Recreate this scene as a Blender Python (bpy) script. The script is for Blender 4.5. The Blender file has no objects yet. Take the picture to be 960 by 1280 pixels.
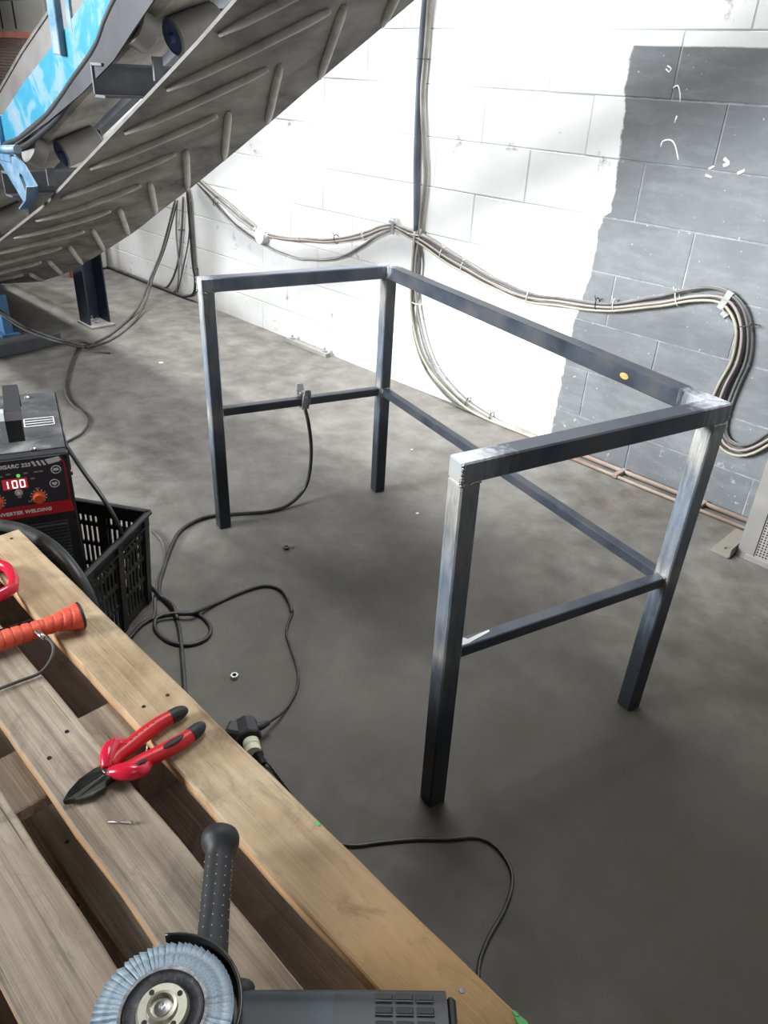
import bpy, bmesh, math, random
from mathutils import Vector, Matrix, noise
random.seed(7)
scn = bpy.context.scene
COL = scn.collection
V = Vector
PI = math.pi

# ------------------------------------------------------------------ camera
cam_d = bpy.data.cameras.new('camera'); cam = bpy.data.objects.new('camera', cam_d); COL.objects.link(cam)
R = Matrix(((0.70154553, -0.38609399, 0.59897021), (0.71117532, 0.32574001, -0.62299527), (0.04542617, 0.86303238, 0.50310196)))
cam.matrix_world = Matrix.Translation((2.3685, -2.7497, 1.3997)) @ R.to_4x4()
cam_d.sensor_fit = 'VERTICAL'; cam_d.sensor_height = 36.0; cam_d.lens = 943.487 / 1280 * 36
cam_d.clip_start = 0.02
scn.camera = cam

# ------------------------------------------------------------------ world, daylight, added fill, exposure
w = bpy.data.worlds.new('world'); scn.world = w; w.use_nodes = True
bg = w.node_tree.nodes['Background']; bg.inputs[0].default_value = (0.80, 0.90, 1.0, 1); bg.inputs[1].default_value = 0.16

def area(name, loc, target, sx, sy, power, color, spread):
    d = bpy.data.lights.new(name, 'AREA'); d.shape = 'RECTANGLE'; d.size = sx; d.size_y = sy
    d.energy = power; d.color = color; d.spread = math.radians(spread)
    o = bpy.data.objects.new(name, d); COL.objects.link(o); o.location = loc
    o.rotation_euler = (V(target) - V(loc)).to_track_quat('-Z', 'Y').to_euler()
    return o
area('doorway_daylight', (-2.2, -6.6, 2.9), (0.45, -0.1, 1.75), 3.2, 2.2, 235, (0.93, 0.97, 1.0), 58)
area('roof_light', (-0.8, -0.95, 4.7), (-0.8, -0.65, 0.0), 4.2, 0.9, 112, (1.0, 1.0, 1.0), 78)
area('side_fill_light', (3.9, -2.9, 2.6), (0.2, -1.2, 0.6), 1.2, 0.9, 4, (0.95, 0.98, 1.0), 110)  # unseen fill lamp, added to lift the faces turned to the right
vs = scn.view_settings
vs.view_transform = 'Standard'; vs.look = 'None'; vs.gamma = 1.0; vs.use_curve_mapping = False
vs.exposure = 0.0

# ------------------------------------------------------------------ materials
def new_mat(name, rough=0.6, metal=0.0):
    m = bpy.data.materials.new(name); m.use_nodes = True
    b = m.node_tree.nodes['Principled BSDF']
    b.inputs['Roughness'].default_value = rough; b.inputs['Metallic'].default_value = metal
    return m, m.node_tree, b
def rgb(c): return (c[0], c[1], c[2], 1.0)
def nd(nt, t, **kw):
    n = nt.nodes.new(t)
    for k, v in kw.items(): setattr(n, k, v)
    return n
def coords(nt, kind='Object', scale=(1, 1, 1)):
    if kind == 'World':
        g = nd(nt, 'ShaderNodeNewGeometry'); out = g.outputs['Position']
    else:
        g = nd(nt, 'ShaderNodeTexCoord'); out = g.outputs['Object']
    mp = nd(nt, 'ShaderNodeMapping'); mp.inputs['Scale'].default_value = scale
    nt.links.new(out, mp.inputs['Vector'])
    return mp.outputs['Vector']
def noise_tex(nt, vec, scale, detail=4, rough=0.55, dist=0.0):
    n = nd(nt, 'ShaderNodeTexNoise'); n.inputs['Scale'].default_value = scale; n.inputs['Detail'].default_value = detail
    n.inputs['Roughness'].default_value = rough; n.inputs['Distortion'].default_value = dist
    nt.links.new(vec, n.inputs['Vector']); return n.outputs['Fac']
def ramp(nt, fac, stops):
    r = nd(nt, 'ShaderNodeValToRGB'); e = r.color_ramp.elements
    while len(e) < len(stops): e.new(0.5)
    for i, (p, c) in enumerate(stops):
        e[i].position = p; e[i].color = rgb(c) if not isinstance(c, (int, float)) else (c, c, c, 1)
    nt.links.new(fac, r.inputs['Fac']); return r.outputs['Color']
def mix(nt, fac, a, b, mode='MIX'):
    n = nd(nt, 'ShaderNodeMix', data_type='RGBA', blend_type=mode)
    for s, v in ((n.inputs[0], fac), (n.inputs[6], a), (n.inputs[7], b)):
        if isinstance(v, (int, float)): s.default_value = v
        elif isinstance(v, tuple): s.default_value = rgb(v)
        else: nt.links.new(v, s)
    return n.outputs[2]
def math_n(nt, op, a, b=None, c=None, clamp=False):
    n = nd(nt, 'ShaderNodeMath', operation=op, use_clamp=clamp)
    for i, v in enumerate((a, b, c)):
        if v is None: continue
        if isinstance(v, (int, float)): n.inputs[i].default_value = v
        else: nt.links.new(v, n.inputs[i])
    return n.outputs[0]
def bump(nt, bsdf, h, strength=0.3, dist=0.002):
    n = nd(nt, 'ShaderNodeBump'); n.inputs['Strength'].default_value = strength; n.inputs['Distance'].default_value = dist
    nt.links.new(h, n.inputs['Height']); nt.links.new(n.outputs['Normal'], bsdf.inputs['Normal'])
def mnoise(name, stops, scale=8, rough=0.6, metal=0.0, b=0.2, bd=0.002, kind='Object', stretch=(1, 1, 1), detail=5, dist=0.0, rr=None):
    m, nt, bs = new_mat(name, rough, metal)
    v = coords(nt, kind, stretch); f = noise_tex(nt, v, scale, detail, 0.6, dist)
    nt.links.new(ramp(nt, f, stops), bs.inputs['Base Color'])
    if rr: nt.links.new(ramp(nt, noise_tex(nt, v, scale * 1.7, 3), [(0.3, rr[0]), (0.7, rr[1])]), bs.inputs['Roughness'])
    if b: bump(nt, bs, f, b, bd)
    return m
def plain(name, c, rough=0.5, metal=0.0):
    m, nt, bs = new_mat(name, rough, metal); bs.inputs['Base Color'].default_value = rgb(c); return m
def emis(name, c, s):
    m, nt, bs = new_mat(name, 0.4); bs.inputs['Base Color'].default_value = rgb((0.02, 0.0, 0.0))
    bs.inputs['Emission Color'].default_value = rgb(c); bs.inputs['Emission Strength'].default_value = s; return m

def steel_frame_mat(legs=True, gain=1.0):
    """mill-scale tube: blue-black skin, ground bright and heat-tinted where it was welded"""
    m, nt, bs = new_mat('mill scale tube', 0.36, 0.55)
    pos = coords(nt, 'World')
    n1 = noise_tex(nt, coords(nt, 'World', (1, 1, 1)), 9, 5, 0.6)
    n2 = noise_tex(nt, coords(nt, 'World', (30, 30, 5)), 3, 4, 0.6)
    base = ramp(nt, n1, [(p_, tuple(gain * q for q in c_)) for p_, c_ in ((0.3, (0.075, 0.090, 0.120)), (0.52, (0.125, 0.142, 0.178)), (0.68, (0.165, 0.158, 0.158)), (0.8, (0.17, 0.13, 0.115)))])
    sep = nd(nt, 'ShaderNodeSeparateXYZ'); nt.links.new(pos, sep.inputs[0]); z = sep.outputs['Z']
    zz = math_n(nt, 'ADD', z, math_n(nt, 'MULTIPLY', math_n(nt, 'SUBTRACT', n1, 0.5), 0.10))
    g = ramp(nt, zz, [(0.0, 0.0), (0.20, 0.05), (0.36, 0.55), (0.42, 0.85), (0.47, 0.50), (0.60, 0.50), (0.70, 0.75), (0.80, 1.0), (0.806, 0.55), (0.812, 0.0), (1.0, 0.0)])
    h = ramp(nt, zz, [(0.0, (0.25, 0.33, 0.45)), (0.36, (0.36, 0.44, 0.55)), (0.42, (0.70, 0.66, 0.58)), (0.47, (0.48, 0.54, 0.62)), (0.62, (0.44, 0.54, 0.66)), (0.73, (0.70, 0.67, 0.60)), (0.80, (0.74, 0.72, 0.68)), (0.84, (0.66, 0.70, 0.74))])
    g = math_n(nt, 'MULTIPLY', g, ramp(nt, n2, [(0.32, 0.35), (0.62, 1.0)]))
    # ground patches on the rails next to the four corners
    spots = [(1.669, -1.850, 0.835, 0.105), (1.83, -1.23, 0.86, 0.085), (0.56, -0.91, 0.84, 0.055), (0.383, -1.525, 0.835, 0.05)]
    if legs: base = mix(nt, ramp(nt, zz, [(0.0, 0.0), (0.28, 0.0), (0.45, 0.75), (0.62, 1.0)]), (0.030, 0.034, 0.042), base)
    acc = g if legs else math_n(nt, 'MULTIPLY', g, 0.0)
    for x, y, zc, r in spots:
        d = nd(nt, 'ShaderNodeVectorMath', operation='DISTANCE'); nt.links.new(pos, d.inputs[0]); d.inputs[1].default_value = (x, y, zc)
        dd = math_n(nt, 'ADD', d.outputs['Value'], math_n(nt, 'MULTIPLY', math_n(nt, 'SUBTRACT', n2, 0.5), 0.12))
        k = math_n(nt, 'SUBTRACT', 1.0, math_n(nt, 'DIVIDE', dd, r), clamp=True)
        acc = math_n(nt, 'MAXIMUM', acc, math_n(nt, 'MULTIPLY', k, 1.3, clamp=True))
    # ground zones toned down on the right-looking faces, painting their shade into the colour
    gn_ = nd(nt, 'ShaderNodeNewGeometry'); dt = nd(nt, 'ShaderNodeVectorMath', operation='DOT_PRODUCT'); nt.links.new(gn_.outputs['True Normal'], dt.inputs[0]); dt.inputs[1].default_value = (0.970, -0.243, 0.0)
    side = ramp(nt, dt.outputs['Value'], [(0.55, 1.0), (0.85, 0.30)])
    acc = math_n(nt, 'MULTIPLY', acc, side)
    nt.links.new(mix(nt, acc, base, h), bs.inputs['Base Color'])
    nt.links.new(ramp(nt, n1, [(0.3, 0.30), (0.7, 0.48)]), bs.inputs['Roughness'])
    bump(nt, bs, n2, 0.06, 0.001)
    return m

def wall_mat(joint=False):
    m, nt, bs = new_mat('painted block', 0.75)
    pos = coords(nt, 'World'); sep = nd(nt, 'ShaderNodeSeparateXYZ'); nt.links.new(pos, sep.inputs[0])
    nA = noise_tex(nt, pos, 14, 5, 0.65); nB = noise_tex(nt, pos, 60, 4, 0.6); nC = noise_tex(nt, pos, 3.2, 5, 0.6)
    # edge of the grey paint, wandering a little
    edge = ramp(nt, math_n(nt, 'DIVIDE', sep.outputs['Z'], 1.6), [(0.0, 0.735), (0.2, 0.735), (0.35, 0.755), (0.48, 0.788), (0.60, 0.792), (0.615, 0.825), (0.76, 0.818), (0.86, 0.795), (1.0, 0.788)])
    wob = math_n(nt, 'MULTIPLY', math_n(nt, 'SUBTRACT', nA, 0.5), 0.05)
    ex = math_n(nt, 'SUBTRACT', math_n(nt, 'ADD', sep.outputs['X'], wob), edge)
    mx = math_n(nt, 'MULTIPLY', ex, 120, clamp=True)
    mz = math_n(nt, 'MULTIPLY', math_n(nt, 'SUBTRACT', 1.520, math_n(nt, 'ADD', sep.outputs['Z'], math_n(nt, 'MULTIPLY', wob, 0.15))), 200, clamp=True)
    grey_mask = math_n(nt, 'MULTIPLY', mx, mz)
    white = ramp(nt, nC, [(0.25, (0.72, 0.71, 0.69)), (0.5, (0.80, 0.80, 0.79)), (0.8, (0.84, 0.84, 0.84))])
    smudge = ramp(nt, noise_tex(nt, pos, 7.5, 8, 0.72), [(0.61, 0.0), (0.70, 1.0)])
    white = mix(nt, math_n(nt, 'MULTIPLY', smudge, 0.9), white, (0.23, 0.23, 0.23))
    # flaked, dusty foot of the wall
    foot = math_n(nt, 'MULTIPLY', math_n(nt, 'SUBTRACT', 0.13, math_n(nt, 'ADD', sep.outputs['Z'], math_n(nt, 'MULTIPLY', nC, 0.12))), 14, clamp=True)
    white = mix(nt, math_n(nt, 'MULTIPLY', foot, 0.5), white, (0.55, 0.52, 0.48))
    grey = ramp(nt, nC, [(0.25, (0.132, 0.141, 0.149)), (0.5, (0.158, 0.167, 0.174)), (0.8, (0.195, 0.202, 0.207))])
    grey = mix(nt, ramp(nt, noise_tex(nt, coords(nt, 'World', (5, 1, 16)), 1.0, 6, 0.7, 0.4), [(0.45, 0.0), (0.78, 0.5)]), grey, (0.31, 0.325, 0.335))
    grey = mix(nt, ramp(nt, noise_tex(nt, pos, 11, 7, 0.7), [(0.5, 0.0), (0.75, 0.28)]), grey, (0.115, 0.125, 0.135))
    chips = ramp(nt, nB, [(0.69, 0.0), (0.725, 1.0)])
    lowchips = ramp(nt, noise_tex(nt, pos, 26, 6, 0.7), [(0.60, 0.0), (0.66, 1.0)])
    lowz = math_n(nt, 'MULTIPLY', math_n(nt, 'SUBTRACT', 0.22, sep.outputs['Z']), 8, clamp=True)
    chips = math_n(nt, 'MAXIMUM', chips, math_n(nt, 'MULTIPLY', lowchips, lowz))
    grey = mix(nt, math_n(nt, 'MULTIPLY', chips, 0.75), grey, (0.62, 0.63, 0.64))
    if joint: grey = mix(nt, ramp(nt, nA, [(0.40, 0.15), (0.62, 0.75)]), grey, (0.42, 0.425, 0.43)); white = mix(nt, 0.55, white, (0.40, 0.40, 0.40))
    nt.links.new(mix(nt, grey_mask, white, grey), bs.inputs['Base Color'])
    bump(nt, bs, math_n(nt, 'ADD', nA, math_n(nt, 'MULTIPLY', nB, 0.5)), 0.25, 0.004)
    return m

def floor_mat():
    m, nt, bs = new_mat('worn concrete', 0.62)
    pos = coords(nt, 'World')
    a = noise_tex(nt, pos, 1.6, 7, 0.62, 0.4); b = noise_tex(nt, pos, 9, 6, 0.65); c = noise_tex(nt, pos, 70, 3, 0.6)
    base = ramp(nt, a, [(0.28, (0.080, 0.073, 0.061)), (0.48, (0.142, 0.133, 0.117)), (0.70, (0.205, 0.195, 0.177))])
    base = mix(nt, 0.45, base, ramp(nt, b, [(0.34, (0.045, 0.040, 0.034)), (0.66, (0.235, 0.226, 0.208))]))
    rust = ramp(nt, noise_tex(nt, pos, 2.3, 4, 0.5), [(0.58, 0.0), (0.75, 1.0)])
    base = mix(nt, math_n(nt, 'MULTIPLY', rust, 0.32), base, (0.135, 0.092, 0.076))
    dark = ramp(nt, noise_tex(nt, pos, 3.7, 6, 0.7, 0.6), [(0.50, 0.0), (0.68, 1.0)])
    base = mix(nt, math_n(nt, 'MULTIPLY', dark, 0.30), base, (0.055, 0.05, 0.044))
    scuff = ramp(nt, noise_tex(nt, coords(nt, 'World', (8, 45, 1)), 1.0, 5, 0.7, 0.8), [(0.66, 0.0), (0.74, 1.0)])
    base = mix(nt, math_n(nt, 'MULTIPLY', scuff, 0.40), base, (0.26, 0.255, 0.24))
    speck = ramp(nt, c, [(0.68, 0.0), (0.73, 1.0)])
    base = mix(nt, math_n(nt, 'MULTIPLY', speck, 0.7), base, (0.04, 0.037, 0.033))
    # brown work grime with a ragged outline, darkened to paint in the light's falloff
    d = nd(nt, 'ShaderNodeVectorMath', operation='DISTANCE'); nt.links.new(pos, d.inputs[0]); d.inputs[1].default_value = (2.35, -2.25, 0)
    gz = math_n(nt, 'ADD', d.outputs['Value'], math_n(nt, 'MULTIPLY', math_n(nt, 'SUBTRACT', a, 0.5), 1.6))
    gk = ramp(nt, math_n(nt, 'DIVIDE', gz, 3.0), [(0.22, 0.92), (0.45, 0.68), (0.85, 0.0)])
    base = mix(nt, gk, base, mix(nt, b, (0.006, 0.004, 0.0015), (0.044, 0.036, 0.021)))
    nt.links.new(base, bs.inputs['Base Color'])
    nt.links.new(ramp(nt, b, [(0.3, 0.5), (0.7, 0.75)]), bs.inputs['Roughness'])
    bump(nt, bs, math_n(nt, 'ADD', b, math_n(nt, 'MULTIPLY', c, 0.4)), 0.12, 0.003)
    return m

def wood_mat(name, cols, grain=1.0, gw=0.38, blotch=0.45):
    m, nt, bs = new_mat(name, 0.78)
    oi = nd(nt, 'ShaderNodeObjectInfo')
    tc = nd(nt, 'ShaderNodeTexCoord')
    off = nd(nt, 'ShaderNodeVectorMath', operation='SCALE'); off.inputs[0].default_value = (7.3, 3.1, 5.7); nt.links.new(oi.outputs['Random'], off.inputs['Scale'])
    ad = nd(nt, 'ShaderNodeVectorMath', operation='ADD'); nt.links.new(tc.outputs['Object'], ad.inputs[0]); nt.links.new(off.outputs[0], ad.inputs[1])
    def stretched(s):
        mp = nd(nt, 'ShaderNodeMapping'); mp.inputs['Scale'].default_value = s; nt.links.new(ad.outputs[0], mp.inputs['Vector']); return mp.outputs['Vector']
    g1 = noise_tex(nt, stretched((2.2, 75 * grain, 60)), 1.0, 5, 0.6, 0.6)
    g2 = noise_tex(nt, stretched((6, 6, 6)), 1.0, 6, 0.65, 0.3)
    g3 = noise_tex(nt, stretched((3, 190, 150)), 1.0, 3, 0.7)
    c = ramp(nt, g2, [(0.28, cols[0]), (0.5, cols[1]), (0.72, cols[2])])
    c = mix(nt, gw, c, ramp(nt, g1, [(0.32, tuple(x * 0.45 for x in cols[0])), (0.62, cols[2])]))
    crack = ramp(nt, g3, [(0.31, 1.0), (0.37, 0.0)])
    c = mix(nt, math_n(nt, 'MULTIPLY', crack, 0.85), c, tuple(x * 0.25 for x in cols[0]))
    stain = ramp(nt, noise_tex(nt, stretched((5, 11, 5)), 1.0, 4, 0.6, 0.5), [(0.55, 0.0), (0.75, 1.0)])
    c = mix(nt, math_n(nt, 'MULTIPLY', stain, blotch), c, cols[3])
    wp = nd(nt, 'ShaderNodeNewGeometry'); sx = nd(nt, 'ShaderNodeSeparateXYZ'); nt.links.new(wp.outputs['Position'], sx.inputs[0])
    och = math_n(nt, 'MULTIPLY', math_n(nt, 'SUBTRACT', math_n(nt, 'ADD', sx.outputs['X'], math_n(nt, 'MULTIPLY', g2, 0.5)), 2.12), 3.5, clamp=True)
    c = mix(nt, math_n(nt, 'MULTIPLY', och, blotch), c, mix(nt, g2, (0.13, 0.055, 0.012), (0.50, 0.29, 0.10)))
    grime = ramp(nt, noise_tex(nt, stretched((13, 22, 9)), 1.0, 6, 0.7, 1.0), [(0.52, 0.0), (0.70, 1.0)])
    c = mix(nt, math_n(nt, 'MULTIPLY', grime, 0.5), c, tuple(x * 0.5 for x in cols[0]))
    nt.links.new(c, bs.inputs['Base Color'])
    bump(nt, bs, math_n(nt, 'ADD', g1, g3), 0.55, 0.0018)
    return m

M = dict(
    frame=steel_frame_mat(), frame_bar=steel_frame_mat(False, 0.62), frame_bar_lit=steel_frame_mat(False, 1.9), wall=wall_mat(), floor=floor_mat(),
    weld=mnoise('weld metal', [(0.3, (0.10, 0.10, 0.11)), (0.7, (0.50, 0.48, 0.45))], 90, 0.35, 0.9, 0.6, 0.002),
    bright=mnoise('bare bright steel', [(0.3, (0.45, 0.45, 0.45)), (0.7, (0.75, 0.74, 0.72))], 30, 0.32, 0.95, 0.1),
    zinc=mnoise('zinc plate', [(0.3, (0.42, 0.43, 0.44)), (0.7, (0.62, 0.63, 0.64))], 25, 0.4, 0.8, 0.1),
    shell=plain('dim shell', (0.20, 0.19, 0.18), 0.9), shell_pale=plain('pale side wall', (0.62, 0.61, 0.59), 0.9),
    core=wall_mat(True),
    board=wood_mat('weathered pallet board', [(0.24, 0.16, 0.080), (0.46, 0.335, 0.20), (0.60, 0.485, 0.34), (0.30, 0.14, 0.04)], gw=0.20, blotch=0.75),
    board_grey=wood_mat('greyed pallet board', [(0.20, 0.155, 0.108), (0.345, 0.275, 0.205), (0.46, 0.385, 0.30), (0.22, 0.145, 0.08)], gw=0.55, blotch=0.4),
    board_edge=wood_mat('sawn board edge', [(0.45, 0.25, 0.12), (0.60, 0.36, 0.18), (0.70, 0.47, 0.27), (0.40, 0.21, 0.09)]),
    wood_dark=wood_mat('dark pallet timber', [(0.10, 0.06, 0.04), (0.15, 0.095, 0.065), (0.20, 0.13, 0.09), (0.08, 0.05, 0.035)]),
    rubber=mnoise('black cable rubber', [(0.35, (0.012, 0.012, 0.013)), (0.7, (0.035, 0.034, 0.033))], 18, 0.45, 0, 0.05),
    dusty=mnoise('dusty cable', [(0.3, (0.035, 0.033, 0.031)), (0.7, (0.095, 0.090, 0.083))], 12, 0.7, 0, 0.1),
    cable_grey=mnoise('grey cable', [(0.3, (0.17, 0.163, 0.152)), (0.55, (0.27, 0.26, 0.242)), (0.75, (0.38, 0.365, 0.34))], 9, 0.6, 0, 0.1),
    cable_dark=mnoise('dirty dark cable', [(0.3, (0.065, 0.063, 0.062)), (0.7, (0.17, 0.163, 0.155))], 9, 0.6, 0, 0.1),
    cable_blue=mnoise('blue grey conduit', [(0.3, (0.075, 0.092, 0.125)), (0.7, (0.16, 0.18, 0.22))], 7, 0.5, 0, 0.1),
    cable_cream=mnoise('cream cable', [(0.3, (0.28, 0.26, 0.19)), (0.7, (0.42, 0.40, 0.31))], 9, 0.6, 0, 0.1),
    cable_pink=mnoise('pinkish cable', [(0.3, (0.25, 0.205, 0.19)), (0.7, (0.34, 0.295, 0.275))], 9, 0.6, 0, 0.1),
    tie_black=plain('black tie', (0.02, 0.02, 0.02), 0.5), tie_white=plain('white tie', (0.75, 0.75, 0.73), 0.5),
    white_plastic=plain('white plastic', (0.74, 0.74, 0.73), 0.5),
    belt=mnoise('grey conveyor rubber', [(0.30, (0.085, 0.080, 0.074)), (0.48, (0.205, 0.190, 0.170)), (0.72, (0.36, 0.335, 0.295))], 5, 0.72, 0, 0.2, 0.002, 'World', (1, 1, 1), 6, 0.4),
    belt_edge=mnoise('worn belt edge', [(0.3, (0.085, 0.08, 0.072)), (0.7, (0.14, 0.134, 0.122))], 14, 0.8, 0, 0.1),
    cleat=mnoise('worn cleat rubber', [(0.3, (0.40, 0.38, 0.345)), (0.7, (0.62, 0.595, 0.55))], 12, 0.75, 0, 0.2),
    roller=mnoise('dusty roller steel', [(0.3, (0.15, 0.145, 0.14)), (0.7, (0.29, 0.275, 0.26))], 6, 0.55, 0.3, 0.05),
    roller_end=mnoise('blue roller cap', [(0.3, (0.03, 0.04, 0.08)), (0.7, (0.07, 0.12, 0.26))], 10, 0.5, 0.1, 0),
    apron=mnoise('scuffed apron rubber', [(0.3, (0.012, 0.013, 0.016)), (0.7, (0.030, 0.032, 0.036))], 7, 0.7, 0, 0.1),
    channel=mnoise('dark channel steel', [(0.3, (0.075, 0.082, 0.095)), (0.7, (0.16, 0.168, 0.185))], 6, 0.5, 0.4, 0.05),
    grey_steel=mnoise('grey plate', [(0.3, (0.22, 0.21, 0.195)), (0.7, (0.33, 0.318, 0.30))], 5, 0.6, 0.2, 0.05),
    far_plate=mnoise('dusty far plate', [(0.3, (0.13, 0.123, 0.115)), (0.7, (0.20, 0.19, 0.18))], 5, 0.6, 0.2, 0.05),
    leg_blue=mnoise('dark blue channel', [(0.3, (0.014, 0.020, 0.036)), (0.7, (0.035, 0.045, 0.07))], 8, 0.5, 0.2, 0.05),
    base_blue=mnoise('base blue paint', [(0.3, (0.06, 0.16, 0.34)), (0.6, (0.12, 0.28, 0.50)), (0.75, (0.30, 0.42, 0.55))], 8, 0.5, 0, 0.05),
    blue=mnoise('worn sky blue paint', [(0.42, (0.011, 0.145, 0.225)), (0.49, (0.020, 0.165, 0.245)), (0.54, (0.095, 0.190, 0.250)), (0.70, (0.155, 0.205, 0.245))], 6.5, 0.45, 0, 0.08, 0.001, 'World', (1, 1, 1), 4, 0.5),
    blue_pale=mnoise('pale blue paint', [(0.36, (0.03, 0.095, 0.17)), (0.5, (0.085, 0.16, 0.23)), (0.65, (0.17, 0.215, 0.26))], 11, 0.45, 0, 0.05, 0.001, 'World'),
    red_frame=mnoise('red oxide', [(0.3, (0.32, 0.09, 0.06)), (0.7, (0.48, 0.20, 0.15))], 8, 0.7, 0, 0.1),
    pale=mnoise('pale machine paint', [(0.3, (0.42, 0.42, 0.36)), (0.7, (0.60, 0.60, 0.53))], 3, 0.6, 0, 0.05),
    wire=plain('rusty wire', (0.36, 0.27, 0.24), 0.7, 0.3),
    black_plastic=mnoise('black crate plastic', [(0.3, (0.010, 0.010, 0.011)), (0.7, (0.028, 0.027, 0.026))], 20, 0.45, 0, 0.1),
    case=mnoise('black sheet case', [(0.3, (0.012, 0.012, 0.015)), (0.7, (0.024, 0.024, 0.028))], 14, 0.42, 0, 0.1),
    case_dusty=mnoise('dusty case top', [(0.36, (0.022, 0.023, 0.025)), (0.52, (0.055, 0.057, 0.060)), (0.66, (0.20, 0.205, 0.205))], 6, 0.6, 0, 0.1, 0.001, 'Object', (1, 1, 1), 6, 0.6),
    louvre=plain('louvre sheet', (0.055, 0.058, 0.065), 0.4),
    panel_dark=plain('printed panel', (0.040, 0.042, 0.060), 0.45),
    red_band=plain('red print', (0.62, 0.015, 0.03), 0.4),
    ink_white=plain('white ink', (0.93, 0.93, 0.93), 0.5), ink_grey=plain('grey ink', (0.35, 0.35, 0.36), 0.5),
    knob_orange=plain('orange knob', (0.85, 0.14, 0.05), 0.45), knob_grey=plain('grey push button', (0.55, 0.55, 0.55), 0.4),
    display=emis('display window', (0.6, 0.04, 0.05), 0.5), digit=emis('lit digits', (1.0, 0.72, 0.70), 2.2), led=emis('green lamp', (0.15, 0.9, 0.1), 0.8),
    handle_grey=plain('grey handle cap', (0.45, 0.47, 0.48), 0.45),
    red=mnoise('red grip', [(0.30, (0.42, 0.008, 0.014)), (0.6, (0.60, 0.012, 0.022))], 14, 0.36, 0, 0.05),
    red_gloss=plain('glossy red grip', (0.62, 0.015, 0.045), 0.2),
    grip_black=plain('black soft grip', (0.018, 0.018, 0.020), 0.55),
    jaw=mnoise('blackened jaw steel', [(0.3, (0.035, 0.036, 0.034)), (0.7, (0.09, 0.092, 0.085))], 30, 0.3, 0.8, 0.1),
    orange=mnoise('orange red grip', [(0.3, (0.68, 0.075, 0.035)), (0.7, (0.80, 0.12, 0.06))], 15, 0.5, 0, 0.05),
    flap=mnoise('blue zirconia flap', [(0.3, (0.28, 0.38, 0.47)), (0.52, (0.48, 0.58, 0.66)), (0.72, (0.74, 0.79, 0.82))], 160, 0.85, 0, 0.4, 0.001),
    resin=mnoise('grey resin ring', [(0.4, (0.22, 0.22, 0.24)), (0.65, (0.5, 0.5, 0.52))], 150, 0.6, 0, 0.4, 0.001),
    backing=mnoise('black backing plate', [(0.4, (0.010, 0.010, 0.013)), (0.62, (0.03, 0.03, 0.036)), (0.8, (0.20, 0.20, 0.23))], 120, 0.4, 0, 0.5, 0.001),
    flange=mnoise('brass toned nut', [(0.3, (0.40, 0.40, 0.32)), (0.7, (0.56, 0.56, 0.46))], 40, 0.35, 0.8, 0.05),
    guard=mnoise('black guard enamel', [(0.3, (0.012, 0.012, 0.013)), (0.75, (0.055, 0.055, 0.058))], 35, 0.3, 0.3, 0.1),
    grinder=mnoise('charcoal grinder body', [(0.3, (0.018, 0.020, 0.024)), (0.7, (0.030, 0.033, 0.038))], 10, 0.42, 0, 0.05),
    gear=mnoise('slate gear head', [(0.3, (0.022, 0.033, 0.042)), (0.7, (0.038, 0.052, 0.062))], 12, 0.42, 0.1, 0.05),
    cream=mnoise('cream plug plastic', [(0.35, (0.42, 0.42, 0.30)), (0.7, (0.62, 0.62, 0.50))], 30, 0.55, 0, 0.05),
    gold=mnoise('gold sticker', [(0.35, (0.42, 0.24, 0.06)), (0.7, (0.62, 0.44, 0.16))], 120, 0.5, 0.2, 0),
    dust=plain('dusty bracket', (0.22, 0.20, 0.17), 0.8), chalk=plain('scraped bright patch', (0.60, 0.60, 0.57), 0.6),
    brown_pipe=mnoise('dusty brown conduit', [(0.3, (0.22, 0.14, 0.11)), (0.7, (0.40, 0.34, 0.29))], 5, 0.7, 0, 0.1),
    green_paint=plain('green paint mark', (0.10, 0.42, 0.12), 0.6),
)

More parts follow.
